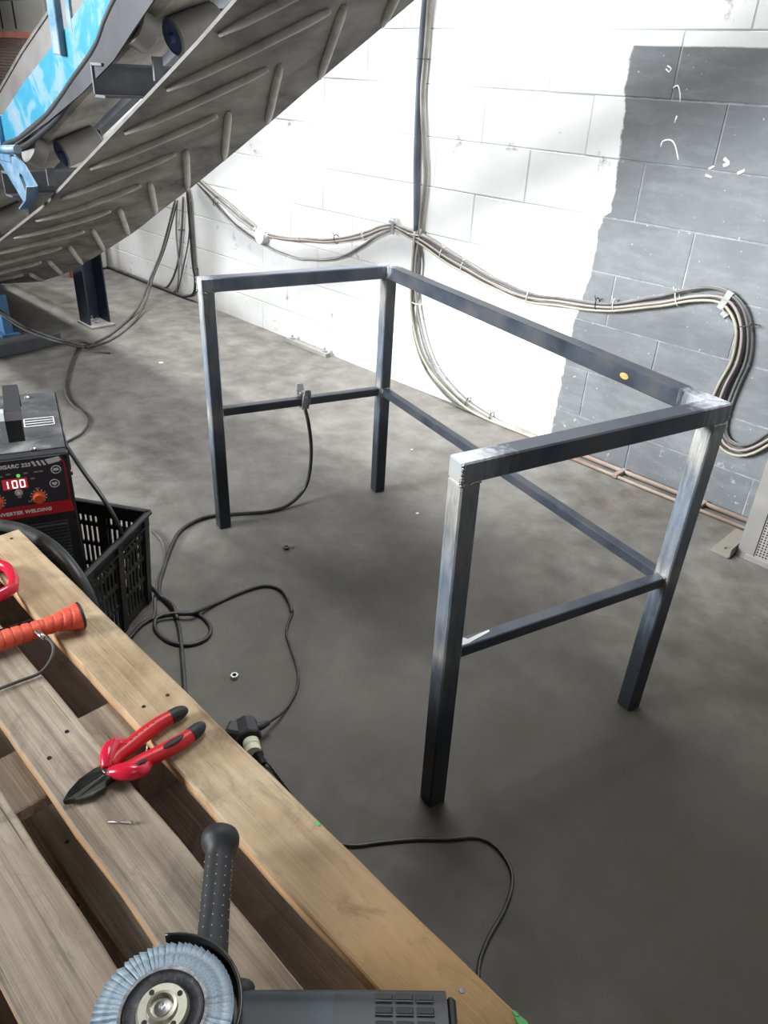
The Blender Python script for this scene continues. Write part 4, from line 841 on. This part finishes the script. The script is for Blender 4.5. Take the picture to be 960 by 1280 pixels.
def tx(x, z, dy=0.0028): return basis((x, -dy, z), (1, 0, 0), (0, 0, 1), (0, -1, 0))
text('lettering', 'MIGARC 225', 0.0125, fp, 'ink_white', tx(0.043, PT - 0.0190), 'RIGHT', 0.0004)
text('lettering', 'MIG INVERTER WELDING', 0.0122, fp, 'ink_white', tx(0.070, PB + 0.0095, 0.0034), 'RIGHT', 0.0004)
b = bmesh.new(); add_box(b, (0.004, -0.0032, PT - 0.060), (0.052, 0.003, 0.026)); dsp = obj('display', b, 'display', fp)
def seg(x, z, on, parent):
    b = bmesh.new(); w_, h_ = 0.0090, 0.018; e_ = 0.0024
    S7 = {'a': ((0, h_ / 2), (w_, e_)), 'g': ((0, 0), (w_, e_)), 'd': ((0, -h_ / 2), (w_, e_)), 'f': ((-w_ / 2, h_ / 4), (e_, h_ / 2)), 'b': ((w_ / 2, h_ / 4), (e_, h_ / 2)), 'e': ((-w_ / 2, -h_ / 4), (e_, h_ / 2)), 'c': ((w_ / 2, -h_ / 4), (e_, h_ / 2))}
    for k in on:
        (cx, cz), (sx, sz) = S7[k]; add_box(b, (x + cx, -0.0052, z + cz), (sx, 0.0008, sz))
    obj('digit', b, 'digit', parent)
for x, on in ((-0.0155, 'bc'), (0.0035, 'abcdef'), (0.0195, 'abcdef')): seg(x, PT - 0.060, on, dsp)
def disc(name, x, z, r, h, m, parent=fp, n=20, dy=0.002, taper=1.0):
    b = bmesh.new(); add_lathe(b, [(r, 0), (r, h * 0.7), (r * taper * 0.92, h)], n, basis((x, -dy, z), (1, 0, 0), (0, 0, 1), (0, -1, 0))); fix(b); return shade(obj(name, b, m, parent), 50)
def ringmark(x, z, r, th=0.0012):
    b = bmesh.new(); add_tube(b, [V((x + r * math.cos(a), -0.0028, z + r * math.sin(a))) for a in [k * 2 * PI / 24 for k in range(24)]], th, 4, closed=True); return obj('button_ring', b, 'ink_white', fp)
disc('push_button', 0.008, PT - 0.084, 0.0085, 0.004, 'knob_grey'); disc('button_cap', 0.008, PT - 0.084, 0.003, 0.006, 'ink_white')
ix, iz = 0.094, PT - 0.036
ringmark(ix, iz, 0.010); quad('button_icon', [(ix - 0.0065, iz - 0.003), (ix + 0.0065, iz - 0.003), (ix + 0.0065, iz + 0.002), (ix + 0.004, iz + 0.004), (ix - 0.004, iz + 0.004), (ix - 0.0065, iz + 0.002)], 'ink_white', 0.003)
ix, iz = 0.086, PT - 0.072
ringmark(ix, iz, 0.010); quad('button_icon', [(ix, iz - 0.0065), (ix + 0.0065, iz), (ix + 0.004, iz + 0.004), (ix, iz + 0.002), (ix - 0.004, iz + 0.004), (ix - 0.0065, iz)], 'ink_white', 0.003)
for x in (0.048, -0.040):
    kz = PT - 0.101
    for k in range(11):
        a = math.radians(-50 + k * 28); quad('scale_dot', [(x + 0.017 * math.cos(a) + dx * .0014, kz + 0.017 * math.sin(a) + dz * .0014) for dx, dz in ((-1, -1), (1, -1), (1, 1), (-1, 1))], 'ink_white', 0.003)
    disc('knob', x, kz, 0.0125, 0.017, 'knob_orange', n=18); disc('knob_skirt', x, kz, 0.0145, 0.004, 'knob_orange', n=18)
disc('indicator_lamp', 0.014, PT - 0.040, 0.004, 0.003, 'led', n=10)
for x, z in ((-0.022, PT - 0.038), (-0.006, PT - 0.034), (0.030, PT - 0.036), (0.052, PT - 0.036), (0.062, PT - 0.036), (-0.034, PT - 0.054), (0.042, PT - 0.052), (0.048, PT - 0.080), (0.028, PT - 0.112), (0.008, PT - 0.097)):
    quad('panel_icon', [(x - .0045, z - .0018), (x + .0045, z - .0018), (x + .0045, z + .0018), (x - .0045, z + .0018)], 'ink_grey')
# louvre plate on the lower face
lv = bmesh.new(); add_box(lv, (0.053, -0.003, PB - 0.082), (0.098, 0.006, 0.118), None, 0.003); lp = obj('vent_plate', lv, 'case', wt)
for k in range(11):
    b = bmesh.new(); add_beam(b, (0.008, -0.007, PB - 0.032 - k * 0.0095), (0.098, -0.007, PB - 0.032 - k * 0.0095), 0.006, 0.003, up=V((0, -0.5, 1)).normalized()); obj('louvre', b, 'louvre', lp)
b = bmesh.new()
for k in range(5): add_box(b, (0.000, -0.002, PB - 0.030 - k * 0.0075), (0.005, 0.002, 0.0042))
for k in range(2): add_box(b, (0.000, -0.002, PB - 0.118 - k * 0.0085), (0.005, 0.002, 0.0042))
obj('vent_mark', b, 'ink_white', wt)
for x in (-0.07, 0.07):
    for y in (0.05, WD - 0.05):
        b = bmesh.new(); add_lathe(b, [(0.012, -0.018), (0.014, 0.0)], 10, Matrix.Translation((x, y, 0))); fix(b); obj('rubber_foot', b, 'grip_black', wt)

# ------------------------------------------------------------------ pallets
PZ = 0.622; PH = 0.1555
def make_pallet(z):
    t = thing('wooden_pallet', 'top pallet of the stack, weathered boards with tools lying on it', 'pallet', (1.63, -2.73, z - PH))
    o0 = V(t.location)
    rows = [(-2.362, -2.445, 1.042, 2.232), (-2.497, -2.577, 1.03, 2.226), (-2.619, -2.708, 1.033, 2.23), (-2.752, -2.84, 1.03, 2.228), (-2.884, -2.972, 1.034, 2.23), (-3.012, -3.098, 1.03, 2.23)]
    for i, (ya, yb, xa, xb) in enumerate(rows):
        rd = random.Random(i + 3); b = bmesh.new(); n = 24; th = 0.021
        g = []
        for k in range(n + 1):
            x = xa + (xb - xa) * k / n
            e1 = ya + 0.0022 * noise.noise(V((x * 9, i * 7.1, 0))); e2 = yb + 0.0022 * noise.noise(V((x * 9, i * 7.1 + 3, 1)))
            dz = 0.0012 * noise.noise(V((x * 4, i * 3.3, 5)))
            g.append([b.verts.new(V((x, y, z + dz + q)) - o0) for y, q in ((e1, -th), (e1, -0.002), (e1 - 0.002, 0), (e2 + 0.002, 0), (e2, -0.002), (e2, -th))])
        for k in range(n):
            for j in range(6):
                f = b.faces.new((g[k][j], g[k][(j + 1) % 6], g[k + 1][(j + 1) % 6], g[k + 1][j])); f.material_index = 1 if j in (0, 4) else 0
        b.faces.new(g[0]); b.faces.new(g[-1][::-1]); fix(b)
        obj('deck_board', b, ['board_grey' if i in (1, 2, 4) else 'board', 'board_edge'], t)
    for xc in (1.085, 1.596, 2.175):
        b = bmesh.new(); add_box(b, V((xc, -2.73, z - 0.021 - 0.0105)) - o0, (0.098, 0.735, 0.021), None, 0.002); obj('stringer_board', b, 'board_grey', t)
        for yc in (-2.415, -2.73, -3.045):
            b = bmesh.new(); add_box(b, V((xc, yc, z - 0.042 - 0.0452)) - o0, (0.098, 0.095, 0.0904), None, 0.002); obj('block', b, 'wood_dark', t)
    for yc in (-2.415, -2.73, -3.045):
        b = bmesh.new(); add_box(b, V((1.63, yc, z - 0.1324 - 0.01055)) - o0, (1.19, 0.098, 0.0211), None, 0.002); obj('bottom_board', b, 'wood_dark', t)
    # nail heads over the stringers
    b = bmesh.new()
    for ya, yb, xa, xb in rows:
        for xc in (1.085, 1.596, 2.175):
            for s_ in (-0.018, 0.018):
                rd = random.Random(int(ya * 999 + xc * 77 + s_ * 1e4))
                add_lathe(b, [(0.0035, -0.001), (0.003, 0.0008)], 6, Matrix.Translation(V((xc + rd.uniform(-.02, .02), (ya + yb) / 2 + s_, z)) - o0))
    fix(b); tag(obj('nail_heads', b, 'jaw', t), kind='stuff')
    return t
pal = make_pallet(PZ)
lab = {1: 'second pallet of the stack, directly under the top one', 2: 'third pallet from the top of the stack', 3: 'bottom pallet of the stack, resting on the floor'}
for k in (1, 2, 3):
    c = copy_tree(pal); c.location.z -= PH * k; c.location.x += (0.0, 0.006, -0.008, 0.004)[k]; c.location.y -= (0.0, 0.006, 0.010, 0.004)[k]; c['label'] = lab[k]; c['group'] = 'stacked pallets'
pal['group'] = 'stacked pallets'
# green paint dab at the near corner of the first board
b = bmesh.new()
for x, y, r in ((2.218, -2.366, 0.006), (2.226, -2.370, 0.005), (2.209, -2.364, 0.003), (1.917, -2.366, 0.0032)):
    add_lathe(b, [(r, 0), (r * 0.8, 0.0009)], 9, Matrix.Translation(V((x, y, PZ + 0.0002)) - V(pal.location)) @ Matrix.Diagonal((1.6, 0.8, 1, 1)))
fix(b); obj('paint_dab', b, 'green_paint', pal)

# ------------------------------------------------------------------ side cutters
t = thing('side_cutters', 'red handled diagonal cutting pliers lying across the pallet boards', 'pliers', (1.694, -2.574, PZ), (0, 0, math.atan2(2.574 - 2.384, 1.683 - 1.694)))
# local: x from the tip to the handle ends (0.19 m), y across
b = bmesh.new()
for sg in (1, -1):
    fs_ = add_prism(b, [(0.0, 0.0), (0.012, sg * 0.009), (0.030, sg * 0.0165), (0.046, sg * 0.018), (0.050, sg * 0.013), (0.066, sg * 0.012), (0.070, 0.0)], 0.012, Matrix.Translation((0, sg * 0.0004, 0.003)))
fix(b)
for v in b.verts:
    if v.co.z > 0.01 and v.co.x < 0.05: v.co.z -= max(0, (abs(v.co.y) - 0.004)) * 0.35; v.co.z -= 0.004 * max(0, 1 - v.co.x / 0.03)
bmesh.ops.bevel(b, geom=[e_ for e_ in b.edges if e_.calc_face_angle(0) > 0.5], offset=0.0012, segments=1, affect='EDGES'); obj('jaws', b, 'jaw', t)
b = bmesh.new(); add_lathe(b, [(0.0085, 0.003), (0.0085, 0.016), (0.0075, 0.0168)], 18, Matrix.Translation((0.062, 0, 0))); fix(b); obj('pivot', b, 'jaw', t)
for sg in (1, -1):
    ctl = [(0.066, sg * 0.006), (0.080, sg * 0.013), (0.100, sg * 0.0165), (0.125, sg * 0.021), (0.150, sg * 0.0235), (0.170, sg * 0.0225)]
    pts = smooth_path([(x, y, 0.0115) for x, y in ctl], 0.004)
    b = bmesh.new(); add_tube(b, pts, 0.0095, 14, rad=lambda t_: 0.0085 + 0.0022 * math.sin(PI * min(1, t_ * 0.9)), flat=0.95); hd = obj('handle', b, 'red', t)
    b = bmesh.new(); pts = smooth_path([(0.166, sg * 0.0228, 0.0115), (0.180, sg * 0.021, 0.0115), (0.191, sg * 0.0185, 0.0115)], 0.002)
    add_tube(b, pts, 0.0095, 14, rad=lambda t_: 0.0098 * math.sqrt(max(0.03, 1 - max(0, t_ - 0.35) ** 2 * 2.2))); obj('grip_end', b, 'grip_black', hd)
    b = bmesh.new()
    if sg == -1:
        add_tube(b, smooth_path([(0.118, sg * 0.0215, 0.0192), (0.135, sg * 0.024, 0.0203), (0.160, sg * 0.0235, 0.0195)], 0.003), 0.0045, 8, rad=lambda t_: 0.0012 + 0.0042 * math.sin(PI * t_), flat=0.5); obj('grip_inlay', b, 'grip_black', hd)
    else:
        for k in range(6): add_lathe(b, [(0.0011, 0), (0.0009, 0.0012)], 6, Matrix.Translation((0.095 + k * 0.009, sg * (0.0155 + k * 0.0012), 0.0208)))
        fix(b); obj('grip_inlay', b, 'grip_black', hd)
    # shoulder that stops the hand
    b = bmesh.new(); pts = smooth_path([(0.060, sg * 0.003, 0.013), (0.068, sg * 0.014, 0.015), (0.080, sg * 0.026, 0.016), (0.092, sg * 0.030, 0.014), (0.098, sg * 0.026, 0.012), (0.096, sg * 0.016, 0.012)], 0.004)
    add_tube(b, pts, 0.0085, 12, rad=lambda t_: 0.0065 + 0.0045 * math.sin(PI * min(1, t_ * 1.15)) if t_ < .87 else 0.007); obj('finger_guard', b, 'red_gloss', t)
b = bmesh.new(); add_tube(b, [(0.086, -0.027, 0.0255), (0.098, -0.0265, 0.0225)], 0.003, 8, flat=0.5); obj('guard_inlay', b, 'grip_black', t)
b = bmesh.new(); add_tube(b, smooth_path([(0.108, -0.008, 0.008), (0.115, 0.0, 0.012), (0.118, 0.008, 0.009)], 0.003), 0.0012, 6); obj('return_spring', b, 'bright', t)

# ------------------------------------------------------------------ orange handled tool and the red looped handle
ang = math.atan2(0.119, 0.020)
t = thing('orange_handle', 'orange red ribbed tool handle with black inlays and flared end, at the pallet end', 'tool handle', (1.385, -2.402, PZ + 0.0185), (0, 0, ang + PI))
# local x from the flared end away to the left
rad_tab = [(0.0, 0.0235), (0.004, 0.0245), (0.018, 0.0215), (0.038, 0.0165), (0.060, 0.0155), (0.09, 0.0168), (0.12, 0.0175), (0.16, 0.0165)]
b = bmesh.new(); n = 28; rings = []
for k in range(129):
    x = 0.16 * k / 128; r0 = interp(rad_tab, x); ring = []
    for j in range(n):
        a = 2 * PI * j / n
        ph = (x / 0.0135 + math.sin(a) * 0.55 * (1 if x < 0.06 else 0.25)) % 1.0
        dr = -0.0026 * math.exp(-((ph - 0.5) / 0.11) ** 2) if x > 0.012 else 0
        zz_ = (r0 + dr) * math.sin(a) * 0.80
        ring.append(b.verts.new((x, (r0 + dr) * math.cos(a), zz_)))
    rings.append(ring)
for p_, q_ in zip(rings, rings[1:]):
    for j in range(n): b.faces.new((p_[j], p_[(j + 1) % n], q_[(j + 1) % n], q_[j])).smooth = True
b.faces.new(rings[0]); b.faces.new(rings[-1][::-1]); fix(b); gp = obj('grip', b, 'orange', t)
b = bmesh.new(); add_lathe(b, [(0.021, -0.003), (0.0245, -0.0012), (0.0245, 0.002)], 28, basis((0, 0, 0), (0, 1, 0), (0, 0, 0.82), (1, 0, 0))); fix(b); obj('end_cap', b, 'grip_black', t)
for x in (0.075, 0.0935, 0.112, 0.130):
    b = bmesh.new(); add_box(b, (x, -0.0124 , 0.0104), (0.0125, 0.0080, 0.002), Matrix.Rotation(0.75, 3, 'X'), 0.0008); obj('grip_inlay', b, 'grip_black', gp)
b = bmesh.new(); add_tube(b, [(0.158, 0, 0), (0.21, 0, 0)], 0.015, 16, flat=0.75); add_tube(b, [(0.21, 0, 0), (0.30, 0.0, 0.0)], 0.005, 8); obj('shank', b, 'grip_black', t)
t = thing('red_loop_handle', 'glossy red looped tool handle on the outermost pallet board', 'tool handle', (1.20, -2.48, PZ))
lp_ = [(0.044, 0.005), (0.036, 0.030), (0.008, 0.043), (-0.030, 0.046), (-0.052, 0.030), (-0.055, -0.010), (-0.045, -0.055), (-0.01, -0.075), (0.030, -0.06), (0.045, -0.025)]
b = bmesh.new(); add_tube(b, smooth_path([(x, y, 0.012) for x, y in lp_], 0.006, True), 0.0085, 10, closed=True, flat=1.3); obj('loop', b, 'red_gloss', t)
b = bmesh.new(); add_tube(b, smooth_path([(-0.045, -0.055, 0.012), (-0.06, -0.11, 0.012), (-0.055, -0.19, 0.012)], 0.01), 0.010, 10); obj('stem', b, 'jaw', t)
# wire with a crimped end
t = thing('crimped_wire', 'short grey wire with a crimped ferrule lying by the orange handle', 'wire', (1.45, -2.53, PZ)); o0 = V(t.location)
b = bmesh.new(); add_tube(b, [p - o0 for p in smooth_path(LINES['wire'], 0.006)], 0.0024, 7); obj('wire', b, 'dusty', t)
b = bmesh.new(); p, q = V(LINES['ferrule'][0]) - o0, V(LINES['ferrule'][1]) - o0; add_tube(b, [p, p.lerp(q, .35), p.lerp(q, .4), q], 0.0042, 8, flat=0.7, rad=lambda t_: 0.003 if t_ < .5 else 0.0042); obj('ferrule', b, 'bright', t)
b = bmesh.new(); add_tube(b, [(1.750, -2.546, PZ + 0.0022), (1.770, -2.527, PZ + 0.0022)], 0.0011, 6); add_lathe(b, [(0.0028, 0), (0.0028, 0.001)], 8, basis((1.770, -2.527, PZ + 0.003), (0.7, -0.7, 0), (0, 0, 1), (0.7, 0.7, 0))); fix(b)
tag(obj('nail', b, 'bright'), 'bent loose nail on the second pallet board, nearer than the pliers', 'nail')

# ------------------------------------------------------------------ angle grinder, disc up
gu = V((0.6986, 0.7155, 0)); gn = V((-0.7155, 0.6986, 0))
GT = PZ + 0.078
gt = thing('angle_grinder', 'charcoal angle grinder with blue flap disc facing up on the pallet', 'grinder')
gt.matrix_world = basis((2.014, -2.621, PZ), gu, gn, (0, 0, 1))
# local: x along the body, y towards the side handle, z up
zd = GT - PZ
fd = bmesh.new(); add_lathe(fd, [(0.0115, zd - 0.012), (0.057, zd - 0.012), (0.058, zd - 0.008), (0.038, zd - 0.006), (0.036, zd - 0.003), (0.030, zd - 0.0005), (0.021, zd - 0.004), (0.012, zd - 0.006)], 56); fix(fd)
fdisc = shade(obj('flap_disc', fd, 'backing', gt), 50)
b = bmesh.new(); add_lathe(b, [(0.0345, zd - 0.005), (0.0350, zd - 0.0012), (0.0375, zd - 0.0008), (0.0385, zd - 0.004)], 48); fix(b); shade(obj('resin_ring', b, 'resin', fdisc))
NF = 66
me0 = None
for k in range(NF):
    if me0 is None:
        b = bmesh.new()
        v = [b.verts.new(p) for p in ((0.0355, -0.0022, zd - 0.004), (0.0355, 0.0024, zd - 0.0010), (0.0595, 0.0036, zd - 0.0018), (0.0595, -0.0034, zd - 0.0075), (0.0355, -0.0022, zd - 0.008), (0.0595, -0.0032, zd - 0.010), (0.0355, 0.0026, zd - 0.0075), (0.0595, 0.0040, zd - 0.0095))]
        for f in ((0, 3, 2, 1), (0, 4, 5, 3), (1, 2, 7, 6), (2, 3, 5, 7), (0, 1, 6, 4), (4, 6, 7, 5)): b.faces.new([v[i] for i in f])
        fix(b); c = obj('flap', b, 'flap', fdisc); me0 = c
    else:
        c = me0.copy(); COL.objects.link(c)
    c.rotation_euler = (random.uniform(-.02, .02), 0, 2 * PI * k / NF + random.uniform(-.01, .01))
b = bmesh.new(); add_lathe(b, [(0.021, zd - 0.004), (0.0225, zd - 0.001), (0.0205, zd + 0.003), (0.0135, zd + 0.003), (0.0125, zd + 0.0075), (0.010, zd + 0.008), (0.0095, zd + 0.003), (0.007, zd + 0.003)], 40); fix(b); nut = shade(obj('flange_nut', b, 'flange', gt), 35)
for k in range(4):
    a = PI / 4 + k * PI / 2; b = bmesh.new(); add_lathe(b, [(0.0024, zd + 0.0028), (0.0024, zd + 0.0034)], 12, Matrix.Translation((0.0172 * math.cos(a), 0.0172 * math.sin(a), 0))); fix(b); obj('spanner_hole', b, 'grip_black', nut)
b = bmesh.new(); add_lathe(b, [(0.0068, zd - 0.01), (0.0068, zd + 0.0045), (0.003, zd + 0.0055), (0.0012, zd + 0.004)], 20); fix(b); shade(obj('spindle', b, 'bright', gt), 35)
# guard: half cup open on one side
b = bmesh.new(); a0, a1 = math.radians(-128), math.radians(102); n = 44; g = []
prof = [(0.020, zd - 0.022), (0.064, zd - 0.022), (0.0665, zd - 0.018), (0.0665, zd - 0.001), (0.064, zd + 0.0015), (0.0645, zd - 0.001), (0.0645, zd - 0.017), (0.062, zd - 0.0195), (0.020, zd - 0.0195)]
for k in range(n + 1):
    a = a0 + (a1 - a0) * k / n; g.append([b.verts.new((r * math.cos(a), r * math.sin(a), z)) for r, z in prof])
for k in range(n):
    for j in range(len(prof)): b.faces.new((g[k][j], g[k][(j + 1) % len(prof)], g[k + 1][(j + 1) % len(prof)], g[k + 1][j]))
b.faces.new(g[0]); b.faces.new(g[-1][::-1]); fix(b); gd = shade(obj('guard', b, 'guard', gt), 35)
b = bmesh.new(); add_tube(b, [V((0.066 * math.cos(a), 0.066 * math.sin(a), zd - 0.0005)) for a in [a0 + (a1 - a0) * k / 40 for k in range(41)]], 0.0016, 6); obj('guard_rim', b, 'jaw', gd)
# gear head, neck, body
b = bmesh.new(); add_box(b, (0.012, 0, 0.030), (0.078, 0.066, 0.050), None, 0.010); add_lathe(b, [(0.031, 0.045), (0.029, zd - 0.022)], 28); fix(b); shade(obj('gear_head', b, 'gear', gt), 30)
def sect(x0, x1, w0, w1, h0, h1, zc0, zc1, name, m, seg_=10):
    b = bmesh.new(); g = []
    for k in range(seg_ + 1):
        t_ = k / seg_; x = x0 + (x1 - x0) * t_; w_ = w0 + (w1 - w0) * t_; h_ = h0 + (h1 - h0) * t_; zc_ = zc0 + (zc1 - zc0) * t_
        ring = []
        for j in range(24):
            a = 2 * PI * j / 24; ca, sa = math.cos(a), math.sin(a); e_ = 0.55
            ring.append(b.verts.new((x, w_ * math.copysign(abs(ca) ** e_, ca), zc_ + h_ * math.copysign(abs(sa) ** e_, sa))))
        g.append(ring)
    for p_, q_ in zip(g, g[1:]):
        for j in range(24): b.faces.new((p_[j], p_[(j + 1) % 24], q_[(j + 1) % 24], q_[j]))
    b.faces.new(g[0]); b.faces.new(g[-1][::-1]); fix(b); return shade(obj(name, b, m, gt), 35)
sect(0.048, 0.145, 0.0355, 0.0365, 0.026, 0.027, 0.030, 0.031, 'front_housing', 'gear')
bd = sect(0.145, 0.247, 0.0368, 0.0372, 0.0275, 0.028, 0.031, 0.031, 'motor_housing', 'grinder')
b = bmesh.new()
for r_ in range(5):
    for c_ in range(3):
        x = 0.190 + c_ * 0.0185; y = 0.0235 - r_ * 0.0115
        add_box(b, (x, y, 0.0592), (0.0155, 0.0060, 0.002), None, 0.0008)
vt = obj('vent_slot', b, 'grip_black', bd)
b = bmesh.new()
for r_ in range(5):
    for c_ in range(3): add_box(b, (0.190 + c_ * 0.0185, 0.0235 - r_ * 0.0115 - 0.0038, 0.0598), (0.0160, 0.0014, 0.0012), None, 0.0003)
obj('vent_rib', b, 'gear', bd)
b = bmesh.new(); add_box(b, (0.2515, 0, 0.030), (0.009, 0.058, 0.046), None, 0.003); obj('end_cap', b, 'grip_black', gt)
b = bmesh.new(); add_tube(b, smooth_path([(0.255, -0.018, 0.028), (0.275, -0.030, 0.020), (0.29, -0.07, 0.008), (0.28, -0.14, 0.006)], 0.008), 0.004, 8); obj('cord_stub', b, 'rubber', gt)
b = bmesh.new(); add_lathe(b, [(0.010, 0.0), (0.0115, 0.003), (0.0115, 0.010), (0.009, 0.013)], 14, basis((0.060, 0.030, 0.040), (1, 0, 0), (0, 0, 1), (0, 1, 0))); fix(b); shade(obj('spindle_lock', b, 'grip_black', gt))
# side handle
hx, hz = 0.0285, 0.031
T = basis((hx, 0.034, hz), V((0, 0, 1)), V((1, 0.05, 0)).normalized(), V((-0.105, 0.99, 0.055)).normalized())
b = bmesh.new(); add_lathe(b, [(0.007, -0.005), (0.007, 0.018), (0.0165, 0.020), (0.0185, 0.026), (0.0180, 0.032), (0.0158, 0.040), (0.0150, 0.075), (0.0148, 0.135), (0.0152, 0.147), (0.0195, 0.152), (0.0208, 0.157), (0.0208, 0.163), (0.019, 0.168), (0.012, 0.171)], 28, T); fix(b); sh = shade(obj('side_handle', b, 'grip_black', gt), 40)
b = bmesh.new()
for j in range(10):
    a = 2 * PI * j / 10
    for k in range(9):
        p = T @ V((0.0152 * math.cos(a), 0.0152 * math.sin(a), 0.048 + k * 0.0105)); bmesh.ops.create_icosphere(b, subdivisions=1, radius=0.0009, matrix=Matrix.Translation(p))
tag(obj('grip_dots', b, 'ink_grey', sh), kind='stuff')

# ------------------------------------------------------------------ plug and socket on the floor, loose nuts
t = thing('cable_socket', 'black rubber angled extension socket on the floor by the pallet edge', 'socket', (1.272, -2.035, 0)); o0 = V(t.location)
b = bmesh.new(); ax_ = V((0.45, -0.02, 0)).normalized()
d0 = V((0.80, -0.38, 0)).normalized(); s0 = V((-d0.y, d0.x, 0))
add_lathe(b, [(0.020, -0.030), (0.028, -0.026), (0.030, 0.0), (0.030, 0.022), (0.027, 0.026)], 8, basis((-0.006, 0.003, 0.031), s0, V((0, 0, 1)), d0)); fix(b); obj('socket_body', b, 'grip_black', t)
b = bmesh.new(); add_tube(b, [(-0.005, 0.012, 0.034), (0.004, 0.038, 0.033), (0.006, 0.058, 0.031)], 0.010, 10, rad=lambda t_: 0.014 - 0.008 * t_); obj('strain_relief', b, 'grip_black', t)
b = bmesh.new(); add_box(b, (-0.02, -0.015, 0.028), (0.05, 0.04, 0.045), Matrix.Rotation(0.6, 3, 'Z'), 0.006); obj('socket_lid', b, 'grip_black', t)
t = thing('mains_plug', 'cream ringed mains plug pushed into the black floor socket', 'plug', (1.308, -2.05, 0))
b = bmesh.new(); add_lathe(b, [(0.019, -0.012), (0.0195, 0.004), (0.018, 0.006), (0.018, 0.010), (0.0195, 0.012), (0.0185, 0.024)], 24, basis((0, 0, 0.030), s0, V((0, 0, 1)), d0)); fix(b); shade(obj('plug_ring', b, 'cream', t), 30)
b = bmesh.new(); add_lathe(b, [(0.0155, 0.020), (0.014, 0.028), (0.008, 0.034), (0.0065, 0.052)], 16, basis((0, 0, 0.030), s0, V((0, 0, 1)), V((0.80, -0.05, -0.32)).normalized())); fix(b); shade(obj('plug_boot', b, 'grip_black', t), 40)
def nut_(x, y, r, label, m):
    b = bmesh.new(); add_lathe(b, [(r, 0), (r, r * 0.8)], 6, cap0=False, cap1=False); add_lathe(b, [(r * 0.55, 0), (r * 0.55, r * 0.8)], 6, cap0=False, cap1=False)
    bmesh.ops.bridge_loops(b, edges=[e_ for e_ in b.edges if e_.is_boundary and all(v.co.z > r * 0.4 for v in e_.verts)]); fix(b)
    o = obj('hex_nut', b, m); o.location = (x, y, 0.001); return tag(o, label, 'nut')
nut_(1.065, -1.93, 0.011, 'small hex nut on the floor above the black socket', 'zinc')
nut_(0.665, -1.441, 0.011, 'dark hex nut on the floor inside the frame, near the far outer leg', 'jaw')
for i, (x, y, r, lab_) in enumerate(((0.79, -0.93, 0.006, 'white paint chip on the floor just right of the far inner frame leg'), (0.40, -0.55, 0.005, 'pale chip on the floor under the far cross bar'), (-1.2, -0.82, 0.012, 'white scrap on the floor right of the conveyor leg'))):
    b = bmesh.new(); add_prism(b, [(-r, -r * .6), (r * .7, -r), (r, r * .5), (-r * .3, r)], 0.002); fix(b); o = obj('paint_chip', b, 'chalk'); o.location = (x, y, 0.0005); tag(o, lab_, 'debris')
